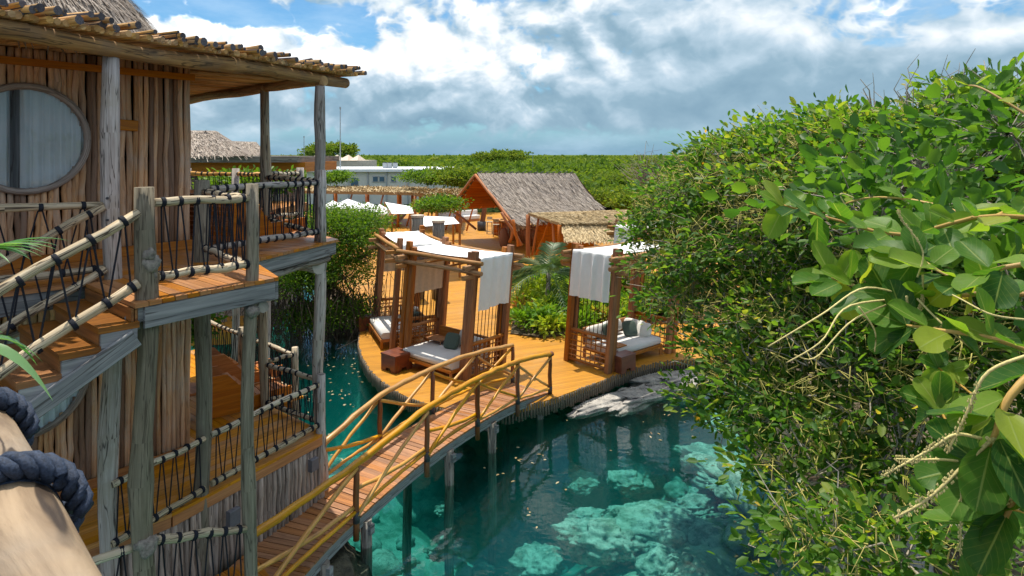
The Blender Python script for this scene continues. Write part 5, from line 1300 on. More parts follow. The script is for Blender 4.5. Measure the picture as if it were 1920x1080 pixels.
sc2 = thing('shade_canopy', 'large white tilted shade canopy over the plaza loungers', 'canopy', tuple(PX(745, 410, 40)))
cA, cB, cC_, cD = PX(722, 379, 46), PX(772, 387, 44), PX(776, 400, 36.5), PX(735, 401, 36)
mb = MB(); mb.grid(lambda u, v: bil(cA, cB, cC_, cD, u, v)-Vector((0, 0, .15*math.sin(u*math.pi)*math.sin(v*math.pi))), 10, 10); put('sail', mb, M['white_cloth'], sc2, True)
for p in (cA, cB, cC_, cD):
    mb = MB(); mb.tube([V3(p, ZT), p], .06, 8); put('pole', mb, M['lattice'], sc2)
sc3 = thing('shade_canopy', 'low white shade canopy half covered by the small plaza tree', 'canopy', tuple(PX(800, 420, 35)))
cA, cB, cC_, cD = PX(770, 404, 36), PX(850, 407, 35), PX(862, 419, 31), PX(790, 425, 30)
mb = MB(); mb.grid(lambda u, v: bil(cA, cB, cC_, cD, u, v)-Vector((0, 0, .12*math.sin(u*math.pi)*math.sin(v*math.pi))), 10, 10); put('sail', mb, M['white_cloth'], sc3, True)
for p in (cA, cB, cC_, cD):
    mb = MB(); mb.tube([V3(p, ZT), p], .06, 8); put('pole', mb, M['lattice'], sc3)
for (u, v, lab) in ((783, 405, 'weathered round pillar left of the plaza tree behind the canopy'), (822, 415, 'weathered round pillar behind the ridge of the middle canopy')):
    p = PX(u, v, 26.5); t = thing('wooden_pillar', lab, 'pillar', (p.x, p.y, ZT)); mb = MB(); mb.log((p.x, p.y, ZT), p, .26, .24, 5, 14, .01, .05, u); put('shaft', mb, M['pile'], t, True); mb = MB(); mb.tube([p-Vector((0, 0, .05)), p+Vector((0, 0, .04))], .27, 14); put('cap', mb, M['beige_wall'], t)
def plaza_lounger(label, p, rot):
    t = thing('plaza_lounger', label, 'lounger', p, 'tan loungers on the plaza'); p = Vector(p); d = Vector((math.cos(rot), math.sin(rot), 0)); n = Vector((-d.y, d.x, 0))
    mb = MB(); mb.beam(p+Vector((0, 0, .3)), p+d*1.3+Vector((0, 0, .3)), .65, .14, bev=.03); put('seat', mb, M['beige_cloth'], t)
    mb = MB(); mb.beam(p+Vector((0, 0, .33)), p-d*.55+Vector((0, 0, .85)), .65, .12, bev=.03); put('backrest', mb, M['beige_cloth'], t)
    for a, b in ((.1, .28), (1.2, .28), (.1, -.28), (1.2, -.28)):
        mb = MB(); mb.beam(p+d*a+n*b, p+d*a+n*b+Vector((0, 0, .24)), .05, .05); put('leg', mb, M['lattice'], t)
for (u, v, lab) in ((724, 420, 'tan plaza lounger nearest the mangroves'), (736, 421, 'tan plaza lounger in the middle of the three behind the left canopy'), (748, 420, 'tan plaza lounger nearest the round pillar')):
    plaza_lounger(lab, tuple(GZ(u, v, ZT)), 2.6)
def sofa(label, a, b):
    t = thing('lounge_sofa', label, 'sofa', a, 'pale lounge sofas by the bar'); a, b = Vector(a), Vector(b)
    mb = MB(); mb.beam(a+Vector((0, 0, .35)), b+Vector((0, 0, .35)), 1.0, .35, bev=.06); put('seat', mb, M['mattress'], t)
    mb = MB(); mb.beam(a+Vector((0, .45, .7)), b+Vector((0, .45, .7)), .25, .5, bev=.06); put('backrest', mb, M['mattress'], t)
    mb = MB(); mb.beam(a+Vector((0, 0, .09)), b+Vector((0, 0, .09)), 1.0, .17); put('plinth', mb, M['lounger'], t)
sofa('pale lounge sofa left of the bar post', GZ(850, 417, ZT), GZ(893, 413, ZT)); sofa('pale lounge sofa left of the bar behind the sunlit urn', GZ(820, 421, ZT), GZ(846, 418, ZT))
def pergola(label, a, b, c, d, posts):
    t = thing('thatched_pergola', label, 'pergola', (a.x, a.y, ZT), 'long low straw-roofed pergolas'); mb = MB(); mb.grid(lambda u, v: bil(a, b, c, d, u, v), 12, 4); 
    mb.grid(lambda u, v: bil(a, b, c, d, 1-u, v)-Vector((0, 0, .25)), 4, 2); mb.quad([d-Vector((0, 0, .25)), c-Vector((0, 0, .25)), c, d]); mb.quad([c-Vector((0, 0, .25)), b-Vector((0, 0, .25)), b, c]); ro = put('roof', mb, M['thatch_tan'], t)
    v1, f1, t1 = thatch_strands(lambda u, v: (bil(a, b, c, d, u, v), (d-a).normalized(), Vector((0, 0, 1))), 1500, .8, .07, .08, np.random.default_rng(len(label))); put('thatch_strands', np_mesh('thatch_strands', v1, f1, t1), M['thatch_tan'], ro, kind='stuff')
    for f in posts:
        for p in (d.lerp(c, f), a.lerp(b, f)):
            mb = MB(); mb.log((p.x, p.y, .2), (p.x, p.y, p.z-.2), .12, .11, 3, 8, .02, .06, int(f*100)); put('post', mb, M['bar_wood'], t, True)
    for f in posts:
        p = d.lerp(c, f); mb = MB(); mb.log((p.x+.7, p.y, .6), (p.x+1.4, p.y, p.z-.25), .07, .07, 3, 6, .02, .06, 3); put('strut', mb, M['bar_wood'], t, True)
pergola('long low straw-roofed pergola below the white building', PX(560, 348, 62), PX(800, 351, 60), PX(795, 361, 52), PX(560, 357, 54), (.3, .55, .8, .97))
pergola('short straw-roofed pergola left of the bar gable', PX(770, 354, 58), PX(868, 354, 57), PX(862, 366, 49), PX(776, 362, 50), (.03, .5, .95))
# white service building with roof units and masts
wbld = thing('white_building', 'long low white building with flat pale roof and dark pilasters', 'building', (-17, 82, 0))
x0, x1 = PX(575, 300, 80).x, PX(830, 300, 80).x
zr = PX(600, 322, 80).z
mb = MB(); mb.prism([(x0, 80), (x1, 80), (x1, 92), (x0, 92)], 0, zr); wl = put('wall', mb, M['white_wall'], wbld)
mb = MB(); mb.prism([(x0-.4, 79.5), (x1+.3, 79.5), (x1+1.5, 96), (x0-.4, 96)], zr+.003, zr+.33); put('roof', mb, M['white_roof'], wbld)
for u in (654, 690, 725, 765):
    X = PX(u, 300, 80).x; mb = MB(); mb.beam((X, 79.93, .1), (X, 79.93, zr-.01), .30, .12, up=(1, 0, 0)); put('pilaster', mb, M['metal'], wl)
for u, w in ((704, .95), (716, .95), (738, .9)):
    X = PX(u, 300, 80).x; z = PX(u, 336, 80).z; mb = MB(); mb.box((X, 79.96, z), w*.62, .06, .55); wi = put('window', mb, M['glass_blue'], wl); mb = MB(); mb.box((X, 79.97, z+.33), w*.8, .12, .08); mb.box((X, 79.97, z-.33), w*.8, .12, .08); put('frame', mb, M['metal'], wi)
X = PX(665, 300, 80).x; mb = MB(); mb.box((X, 79.95, PX(665, 341, 80).z), .9, .06, .95); put('door', mb, M['glass_blue'], wl)
for u in (722, 731, 741):
    X = PX(u, 300, 84).x; t = thing('air_conditioner', 'grey air conditioning unit on the white roof, ' + {722: 'left', 731: 'middle', 741: 'right'}[u] + ' of three', 'air conditioner', (X, 84, zr+.33), 'roof air conditioners'); mb = MB(); mb.box((X, 84, zr+.33+.37), .55, .5, .7); put('casing', mb, M['metal'], t); mb = MB(); mb.lathe((X, 84, zr+.33+.72), [(.01, 0), (.2, 0), (.22, .04), (.22, .1), (.0, .1)], 12); put('fan_guard', mb, M['dark_metal'], t)
w2 = thing('white_building', 'farther white flat-roofed annex reaching towards the jungle', 'building', (-11, 100, 0)); p0, p1 = PX(755, 318, 100), PX(848, 321, 100)
mb = MB(); mb.prism([(p0.x, 100), (p1.x, 100), (p1.x, 112), (p0.x, 112)], 0, p1.z-.3); put('wall', mb, M['white_wall'], w2); mb = MB(); mb.prism([(p0.x-.2, 99.6), (p1.x+.4, 99.6), (p1.x+.4, 113), (p0.x-.2, 113)], p1.z-.297, p1.z); put('roof', mb, M['white_roof'], w2)
b3 = thing('beige_building', 'beige building with three pointed roof peaks behind the white one', 'building', (-25, 100, 0)); p0, p1 = PX(600, 300, 100), PX(681, 300, 100)
mb = MB(); mb.prism([(p0.x, 100), (p1.x, 100), (p1.x, 110), (p0.x, 110)], 0, PX(0, 301, 100).z); put('wall', mb, M['beige_wall'], b3)
for u0, u1 in ((612, 630), (632, 652), (654, 670), (572, 590)):
    a, b = PX(u0, 301, 99.8), PX(u1, 301, 99.8); m_ = a.lerp(b, .6)+Vector((0, 3, .9)); mb = MB(); k = Vector((0, 6, 0))
    mb.quad([a, b, m_]); mb.quad([b, b+k, m_]); mb.quad([b+k, a+k, m_]); mb.quad([a+k, a, m_]); put('roof_peak', mb, M['beige_wall'], b3)
for (u, vt, vb, Y, lab) in ((638, 204, 318, 82, 'tall thin mast rising from the white roof'), (570, 258, 300, 110, 'short thin mast far behind the thatched roofs'), (999, 292, 330, 150, 'thin pole standing in the jungle behind the bar ridge')):
    a, b = PX(u, vb, Y), PX(u, vt, Y); t = thing('mast', lab, 'mast', tuple(a)); mb = MB(); mb.tube([a-Vector((0, 0, 2)), b], [.09, .05], 6); put('pole', mb, M['metal'], t); mb = MB(); mb.tube([b-Vector((0, 0, .05)), b+Vector((0, 0, .25))], .10, 6); put('tip', mb, M['metal'], t)
# neighbouring huts behind the left porch
h2 = thing('thatched_hut', 'neighbouring thatched hut with hipped grey roof behind the left porch', 'hut', (-10, 24, 0))
def hip_roof(par, a, b, c, d, ra, rb, mat, n, seed, name='roof'):
    mb = MB(); mb.grid(lambda u, v: bil(ra, rb, b, a, u, v), 10, 8); mb.grid(lambda u, v: bil(rb, rb+Vector((.01, .01, 0)), c, b, u, v), 6, 8); mb.grid(lambda u, v: bil(rb, ra, d, c, u, v), 8, 6); mb.grid(lambda u, v: bil(ra, ra+Vector((-.01, .01, 0)), a, d, u, v), 6, 8)
    ro = put(name, mb, mat, par, True)
    def f(u, v):
        p = bil(ra, rb, b, a, u, v); dn = (a.lerp(b, u)-ra.lerp(rb, u)).normalized(); nr = (rb-ra).cross(dn).normalized(); nr = nr if nr.z > 0 else -nr; return p, dn, nr
    v1, f1, t1 = thatch_strands(f, n//2, .4, .03, .012, np.random.default_rng(seed)); put('thatch_strands', np_mesh('thatch_strands', v1, f1, t1), mat, ro, kind='stuff'); return ro
Y2 = 24
hip_roof(h2, PX(255, 294, 22), PX(467, 292, 22), PX(470, 286, 29), PX(300, 286, 29), PX(310, 244, 26), PX(404, 245, 26), M['thatch'], 4500, 1)
mb = MB(); mb.prism([(PX(250, 0, 22).x, 21.5), (PX(566, 0, 23).x, 22.5), (PX(566, 0, 23).x, 28), (PX(250, 0, 22).x, 28)], EYE-.27, EYE-.06); put('roof_edge', mb, M['pile'], h2)
mb = MB(); mb.prism([(PX(250, 0, 22).x, 21.9), (PX(574, 0, 23).x, 22.9), (PX(574, 0, 23).x, 27), (PX(250, 0, 22).x, 27)], EYE-.62, EYE-.275); wl2 = put('fascia_wall', mb, M['trim'], h2)
mb = MB(); mb.prism([(PX(250, 0, 22).x, 23), (PX(500, 0, 23).x, 23.6), (PX(500, 0, 23).x, 27), (PX(250, 0, 22).x, 27)], .2, EYE-.62); put('wall', mb, M['skirt_log'], h2)
for u in (300, 420, 520, 560):
    p = PX(u, 300, 22.6); mb = MB(); mb.log((p.x, p.y, .1), (p.x, p.y, EYE-.62), .10, .09, 5, 8, .02, .08, u); put('post', mb, M['grey_log'], h2, True)
h3 = thing('thatched_hut', 'farther thatched hut whose roof shows between the porch posts', 'hut', (-13, 34, 0))
hip_roof(h3, PX(380, 292, 33), PX(500, 291, 33), PX(500, 288, 38), PX(400, 288, 38), PX(425, 264, 35), PX(480, 266, 35), M['thatch'], 2000, 2)
mb = MB(); mb.prism([(PX(385, 0, 33).x, 33.5), (PX(495, 0, 33).x, 33.5), (PX(495, 0, 33).x, 38), (PX(385, 0, 33).x, 38)], .2, EYE-.05); put('wall', mb, M['skirt_log'], h3)
pk = [PX(300, 340, 17.5), PX(352, 340, 17.2), PX(442, 338, 16.8), PX(500, 336, 16.5)]
pl = thing('deck_platform', 'raised side deck of the neighbouring hut behind the porch railing', 'deck', (-9, 18, 0)); mb = MB(); mb.prism([(pk[0].x, 17.2), (pk[3].x, 16.2), (-6.2, 19.5), (-9.8, 21.4)], EYE-1.7, EYE-1.45); put('floor', mb, M['deck'], pl)
for p in pk[1:]:
    mb = MB(); mb.log((p.x, p.y, -.3), (p.x, p.y, EYE-.36), .10, .09, 5, 9, .02, .08, 3); put('post', mb, M['grey_log'], pl, True)
for a, b, s_, lab in ((pk[0], pk[1], 31, 'distant rope railing of the neighbouring hut, end next to the pole wall'), (pk[1], pk[2], 32, 'distant rope railing of the neighbouring hut, middle span'), (pk[2], pk[3], 33, 'distant rope railing of the neighbouring hut, span behind the roof post')):
    rope_rail(lab, V3(a, EYE-.50), V3(b, EYE-.52), V3(a, EYE-1.3), V3(b, EYE-1.32), 8, .05, 'roof_pole', group='rope railings of the neighbouring hut', seed=s_)
sd_ = thing('sunny_deck', 'orange sunlit deck across the inlet behind the lower porch', 'deck', (-10.5, 22, 0)); mb = MB(); mb.prism([(-13.5, 20.5), (-9.2, 21.3), (-8.8, 23.8), (-13.5, 24.2)], .15, .55); put('floor', mb, M['terrace'], sd_)

# ------------------------------------------------------------------ vegetation
def E(u, v, Y, rx, ry, rz): return (tuple(PX(u, v, Y)), (rx, ry, rz))
# big tree on the right shore
def EB(u, v, Y, rx, ry, rz):                 # the crown spreads lower and lower towards the viewer
    f = 1 - .32*min(1, max(0, (v-400)/600))*(1 if u > 1420 else .5); return E(u, v, Y*f, rx*f, ry*f*1.1, rz*f)
big = [EB(1620, 420, 10, 2.0, 2.0, 1.5), EB(1300, 400, 13.5, 1.15, 1.4, 1.05), EB(1255, 500, 13.8, .80, 1.1, .85), EB(1400, 348, 12.5, 1.4, 1.6, 1.0), EB(1500, 318, 11.5, 1.5, 1.7, .9),
       EB(1640, 305, 10, 1.5, 1.7, .75), EB(1780, 280, 9, 1.5, 1.7, .72), EB(1900, 258, 8.2, 1.3, 1.6, .70), EB(1350, 480, 12.4, 1.2, 1.4, 1.0), EB(1470, 450, 11, 1.4, 1.5, 1.0),
       EB(1290, 575, 13.2, .85, 1.1, .65), EB(1400, 590, 12, 1.1, 1.3, .9), EB(1380, 680, 12, .85, 1.0, .70), EB(1500, 600, 10.8, 1.3, 1.4, 1.0), EB(1345, 755, 12, .62, .8, .40), EB(1450, 730, 11.2, 1.0, 1.1, .75),
       EB(1420, 810, 11.2, .62, .8, .42), EB(1520, 800, 10.5, .9, 1.0, .75), EB(1600, 720, 10, 1.2, 1.3, 1.0), EB(1450, 890, 10.8, .55, .7, .35), EB(1545, 900, 10.2, .75, .9, .55), EB(1510, 985, 9.8, .55, .7, .42),
       EB(1580, 1040, 9.2, .7, .8, .5), EB(1700, 560, 9.6, 1.5, 1.6, 1.2), EB(1850, 450, 9, 1.6, 1.7, 1.4), EB(1800, 700, 9.4, 1.4, 1.5, 1.1), EB(1900, 860, 9.4, 1.2, 1.4, .9), EB(1700, 900, 9.8, .7, .9, .5), EB(1920, 640, 8.6, 1.4, 1.5, 1.2),
       EB(1225, 440, 14.4, .60, .8, .55), EB(1460, 1060, 9.8, .35, .5, .25), EB(1690, 1050, 8.6, .8, .9, .45), EB(1850, 1040, 8.4, .8, .9, .5)]
bt = tree('buttonwood_tree', 'huge spreading green tree overhanging the pool on the right shore', 'tree', (5.9, 10.2, .1), big, 5400, 12, .135, M['leaf'], 3, .17, None, .85, .17, True, True, 'bark', (.62, 1.10), .48, .17)
def extra_branches(t):
    rng = np.random.default_rng(8); r = random.Random(8)
    # bare grey and dark limbs showing through the crown, dead twigs against the sky
    for i, (pts, rad, mt) in enumerate((
        ([(1695, 410, 7.4), (1690, 355, 7.2), (1730, 300, 7.0), (1830, 240, 6.8), (1900, 215, 6.6)], .06, 'twig_dark'), ([(1690, 350, 7.2), (1620, 335, 7.6), (1560, 330, 8.2)], .045, 'twig_dark'),
        ([(1575, 390, 7.6), (1572, 340, 7.6), (1578, 300, 7.8)], .06, 'bark'), ([(1700, 345, 7.1), (1780, 330, 6.8), (1900, 300, 6.6)], .035, 'twig'), ([(1720, 330, 7.0), (1800, 360, 6.8), (1880, 400, 6.6)], .03, 'twig'),
        ([(1290, 430, 12.3), (1360, 425, 11.8), (1450, 440, 11)], .05, 'twig'), ([(1640, 1080, 9), (1625, 960, 9.3), (1640, 860, 9.6), (1600, 700, 9.8)], .09, 'bark'), ([(1760, 1080, 8.5), (1740, 930, 9), (1770, 780, 9.4)], .06, 'twig_dark'),
        ([(1530, 300, 10.5), (1640, 280, 9.8), (1760, 300, 9.2)], .04, 'twig'), ([(1700, 420, 7.6), (1790, 410, 7.4), (1900, 370, 7.2)], .03, 'twig'), ([(1560, 690, 9.4), (1660, 600, 9), (1730, 560, 8.6)], .035, 'twig'))):
        P = [PX(*p) for p in pts]; mb = MB(); q = [cr(P, j/10) + Vector((r.uniform(-.03, .03), 0, r.uniform(-.03, .03))) for j in range(11)]; mb.tube(q, [rad*(1-.07*j) for j in range(11)], 7, True, .15, r); put('branch', mb, M[mt], t, True)
    A = []; B = []
    for (u, v, Y, n, L) in ((1760, 200, 8, 10, .7), (1700, 200, 8.4, 8, .5), (1530, 262, 10.5, 6, .5), (1380, 300, 12, 6, .5), (1820, 180, 7.4, 8, .5), (1640, 215, 9.3, 6, .5)):
        p = np.array(PX(u, v, Y))
        for _ in range(n): A.append(p+rng.normal(size=3)*.1); B.append(A[-1]+np.array([rng.normal()*.35+.2, rng.normal()*.2, .4+rng.random()*.6])*L)
    ev = np.array([e[0] for e in big]); er = np.array([e[1] for e in big]); wgt = er[:, 0]*er[:, 2]; wgt = wgt/wgt.sum(); k = rng.choice(len(big), 1700, p=wgt); d = unit(rng.normal(size=(1700, 3)))
    a = ev[k]+d*er[k]*.62; b = a+unit(d+rng.normal(size=(1700, 3))*.9)*(.3+.5*rng.random((1700, 1))); A = np.concatenate([np.array(A), a]); B = np.concatenate([np.array(B), b])
    v, f = twigs_mesh(A, B, .006+.008*rng.random(len(A)), rng, .2); put('dead_twigs', np_mesh('dead_twigs', v, f), M['twig'], t, kind='stuff')
    # yellow-green flower stalks curling out of the crown
    n = 7000; k = rng.choice(len(big), n, p=wgt); d = unit(rng.normal(size=(n, 3))); d[:, 2] = np.abs(d[:, 2])*.8; d = unit(d+np.array([-.25, -.5, 0])*.6); a = ev[k]+d*er[k]*(.85+.2*rng.random((n, 1))); hi = (a[:, 2] > 2.6) | (rng.random(n) < .25); a, d = a[hi], d[hi]; n = len(a)
    side = unit(np.cross(d, rng.normal(size=(n, 3)))); b = a+d*(.08+.14*rng.random((n, 1)))+side*(.10+.16*rng.random((n, 1)))-np.array([0, 0, .05])
    v, f = twigs_mesh(a, b, np.full(n, .0085), rng, .4); put('flower_stalks', np_mesh('flower_stalks', v, f), M['stalk'], t, kind='stuff')
extra_branches(bt)
for i, (p, lab) in enumerate((((7.8, 12.5, .1), 'second dark tree mass filling in behind the big tree on the right shore'),)):
    tree('buttonwood_tree', lab, 'tree', p, [((7.6, 13.5, 4.2), (2.6, 2.2, 2.2)), ((9.4, 11.5, 4.6), (2.4, 2.4, 2.2)), ((7.2, 11.0, 2.6), (1.8, 2, 1.8)), ((9.0, 9.0, 3.6), (2, 2.2, 2.2)), ((6.6, 15.5, 2.6), (1.3, 1.6, 1.6))], 1000, 12, .13, M['leaf'], 77, .15, None, .5, .2)

# sea grape in front: big single leaves on orange stems
sg = thing('sea_grape', 'sea grape bush with big round glossy leaves on orange stems, close at the right', 'bush', (3.1, 2.3, .2))
mb = MB(); trunk_pts = [Vector(p) for p in ((3.1, 2.3, -.2), (3.05, 2.35, 2.0), (2.75, 2.4, 3.6), (2.7, 2.5, 5.2))]; q = [cr(trunk_pts, j/12) for j in range(13)]; mb.tube(q, [.06-.0028*j for j in range(13)], 9, True, .12, R); put('trunk', mb, M['bark'], sg, True)
def big_leaf_mesh(seed):
    r = random.Random(seed); cup = r.uniform(.05, .22); tip = r.uniform(-.22, .05); asp = r.uniform(.56, .72); tw = r.uniform(-.15, .15)
    mb = MB()
    def f(u, v):
        u = .5-.5*math.cos(math.pi*u); t = u**1.12; w = asp*.5*max(0, 1-abs(2*t-1)**2.3)**.55 + .006
        a = v*2-1; z = cup*a*a*w*2 + tip*u*u*.5 + .03*math.sin(u*9+seed)*abs(a) + tw*a*u*.3
        return Vector((u, a*w, z))
    mb.grid(f, 10, 6); me = mb.mesh('leaf', True); me.materials.append(M['leaf_big']); return me
LM = [big_leaf_mesh(i) for i in range(7)]
lcount = 0
def big_leaf(p, d, nrm, L):
    global lcount
    d = Vector(d).normalized(); nrm = Vector(nrm); s = nrm.cross(d).normalized(); n = d.cross(s)
    m = Matrix(((d.x*L, s.x*L, n.x*L, p.x), (d.y*L, s.y*L, n.y*L, p.y), (d.z*L, s.z*L, n.z*L, p.z), (0, 0, 0, 1)))
    o = bpy.data.objects.new('leaf', R.choice(LM)); C.objects.link(o); adopt(o, sg); o.matrix_basis = m; lcount += 1
def sg_stem(pts, rad, n, L0, L1, mat='stem', frac0=.15, rosette=5, seed=0, catk=1, tips=True):
    r = random.Random(seed); P = [PX(*p) for p in pts]; N = 14; q = [cr(P, j/N) for j in range(N+1)]
    mb = MB(); mb.tube(q, [rad*(1-.6*j/N) for j in range(N+1)], 8, True, .1, r); put('stem', mb, M[mat], sg, True)
    for i in range(n):
        t = frac0+(1-frac0)*(i+r.random()*.5)/n; p = cr(P, min(t, .999)); dr = (cr(P, min(t+.02, 1))-cr(P, max(t-.02, 0))).normalized()
        sd = dr.cross(Vector((0, 0, 1))).normalized(); k = 1 if i % 2 else -1
        d = dr*r.uniform(.1, .9)+sd*k*r.uniform(.2, .9)+Vector((r.uniform(-.4, .4), r.uniform(-.7, .2), r.uniform(-.55, .6)))
        nm = Vector((r.uniform(-.5, .5), r.uniform(-.85, .05), r.uniform(.6, 1.2))); big_leaf(p+d.normalized()*.015, d, nm, r.uniform(L0, L1))
    if tips:
        p = P[-1]; dr = (P[-1]-cr(P, .93)).normalized()
        for i in range(rosette):
            a = i*2*math.pi/rosette+r.random(); d = dr*.45+Vector((math.cos(a), r.uniform(-.5, .4), math.sin(a)))*.9; big_leaf(p, d, Vector((r.uniform(-.4, .4), -.6, 1)), r.uniform(L0, L1))
    return P
SG = [([(2040, 560, 2.0), (1860, 550, 2.1), (1700, 560, 2.2), (1600, 535, 2.35), (1560, 520, 2.45)], .010, 20, .10, .16),
      ([(2040, 420, 2.3), (1850, 405, 2.4), (1690, 440, 2.45), (1560, 410, 2.6), (1470, 385, 2.7)], .010, 22, .10, .16),
      ([(2020, 330, 2.7), (1900, 390, 2.7), (1800, 430, 2.6), (1730, 440, 2.6)], .009, 14, .11, .17),
      ([(2010, 640, 1.55), (1900, 735, 1.5), (1865, 815, 1.5), (1840, 870, 1.55)], .011, 12, .12, .17),
      ([(2030, 830, 1.5), (1925, 905, 1.5), (1890, 960, 1.5), (1820, 1120, 1.5)], .010, 10, .12, .17),
      ([(2030, 480, 1.9), (1890, 500, 1.95), (1790, 520, 2.05), (1720, 480, 2.2)], .009, 16, .11, .16),
      ([(2030, 700, 1.8), (1880, 640, 1.85), (1770, 620, 1.95), (1700, 610, 2.1)], .009, 14, .11, .16),
      ([(2000, 1000, 1.9), (1860, 930, 2.0), (1790, 820, 2.1), (1760, 760, 2.2)], .009, 12, .11, .16),
      ([(1980, 250, 3.6), (1850, 170, 3.9), (1815, 160, 4.2)], .010, 8, .09, .13),
      ([(1960, 520, 3.0), (1800, 400, 3.2), (1640, 370, 3.6), (1540, 400, 3.8)], .010, 18, .09, .14),
      ([(2020, 900, 2.6), (1900, 800, 2.8), (1760, 690, 3.2)], .010, 12, .10, .14)]
for i, (pts, rad, n, a, b) in enumerate(SG): sg_stem(pts, rad, n, a, b, seed=100+i, frac0=.12)
joints = [PX(*s[0][0]) for s in SG]
for i, j in enumerate(joints):
    tp = trunk_pts[2].lerp(trunk_pts[3], (i % 5)/5); mb = MB(); Pj = [tp, tp.lerp(j, .5)+Vector((.1, 0, .08)), j]; mb.tube([cr(Pj, k/8) for k in range(9)], [.017-.0009*k for k in range(9)], 7); put('branch', mb, M['bark'], sg, True)
    for k in range(7): big_leaf(cr(Pj, .35+.09*k), Vector((R.uniform(-.6, 1), R.uniform(-.8, .8), R.uniform(-.3, .5))), Vector((R.uniform(-.4, .4), R.uniform(-.6, .2), 1)), R.uniform(.10, .15))
# flower spikes: thin curved yellow stalks, some beaded with pale buds
def spike(pts, r, beads, seed):
    rr = random.Random(seed); P = [PX(*p) for p in pts]; mb = MB(); mb.tube([cr(P, k/16) for k in range(17)], [r*(1-.5*k/16) for k in range(17)], 6); o = put('flower_spike', mb, M['catkin'], sg, True)
    if beads:
        mb = MB()
        for k in range(80):
            t = .42+.57*k/80; p = cr(P, t); a = rr.random()*6.28; q = p+Vector((math.cos(a), math.sin(a)*.5, math.sin(a)))*r*1.6; mb.tube([q-Vector((0, 0, r*.7)), q, q+Vector((0, 0, r*.7))], [r*.2, r*.55, r*.2], 5)
        put('bud', mb, M['catkin'], o, kind='stuff')
for i, (pts, r, b) in enumerate((([(1865, 820, 1.5), (1810, 870, 1.5), (1740, 935, 1.48), (1675, 972, 1.46)], .0050, 1), ([(1840, 822, 1.5), (1790, 815, 1.5), (1740, 845, 1.5), (1655, 892, 1.5)], .0042, 1), ([(1840, 870, 1.55), (1770, 862, 1.55), (1720, 862, 1.55), (1680, 860, 1.55)], .0036, 1),
        ([(1850, 820, 1.5), (1900, 870, 1.5), (1915, 920, 1.5), (1880, 940, 1.5)], .0042, 1), ([(1700, 560, 2.2), (1590, 575, 2.1), (1540, 640, 2.0), (1475, 680, 2.0)], .0038, 0), ([(1700, 555, 2.2), (1620, 540, 2.1), (1540, 590, 2.0), (1440, 650, 2.0)], .0038, 0), ([(1690, 562, 2.2), (1600, 600, 2.1), (1530, 670, 2.05), (1490, 665, 2.0)], .0034, 0),
        ([(1610, 575, 2.1), (1640, 620, 2.1), (1640, 660, 2.1)], .0034, 0), ([(1720, 520, 2.1), (1730, 470, 2.1), (1690, 410, 2.1), (1685, 395, 2.1)], .0030, 1), ([(1720, 560, 2.1), (1770, 610, 2.0), (1870, 690, 1.9), (1930, 710, 1.8)], .0036, 0), ([(1730, 515, 2.1), (1730, 560, 2.1), (1720, 590, 2.1)], .0036, 1),
        ([(1700, 555, 2.1), (1705, 590, 2.1), (1722, 610, 2.1)], .0040, 1), ([(1930, 665, 1.5), (1850, 700, 1.5), (1810, 780, 1.5), (1775, 850, 1.5)], .0042, 1), ([(1805, 865, 1.52), (1802, 940, 1.5), (1800, 1040, 1.5)], .0030, 1), ([(1600, 370, 2.8), (1575, 365, 2.8), (1600, 410, 2.8), (1610, 440, 2.8)], .0034, 0), ([(1480, 395, 2.8), (1470, 350, 2.8), (1420, 370, 2.8)], .003, 0), ([(1930, 600, 1.8), (1860, 590, 1.8), (1800, 560, 1.9), (1760, 540, 2.0)], .0034, 0))): spike(pts, r, b, i)
# smaller sea grape leaves thick behind the big ones
ellS = [E(1800, 470, 3.4, .62, .6, .42), E(1900, 560, 3.0, .5, .6, .45), E(1650, 420, 4.2, .75, .7, .42), E(1760, 330, 5.4, 1.0, 1.0, .45), E(1890, 250, 4.8, .7, .9, .3)]
(v_, f_, t_), cc, cen = crown(ellS, 210, 8, .115, np.random.default_rng(21), .12, .6, (.3, 1.05), aspect=.62)
put('foliage', np_mesh('foliage', v_, f_, np.clip(t_*.72, 0, .9)), M['leaf'], sg, kind='stuff')
ev = np.array([e[0] for e in ellS]); st_ = ev[np.argmin(((cc[:, None]-ev[None])**2).sum(-1), 1)]; tv, tf = twigs_mesh(st_, cc, np.full(len(cc), .007), np.random.default_rng(4)); put('twigs', np_mesh('twigs', tv, tf), M['twig'], sg, kind='stuff')

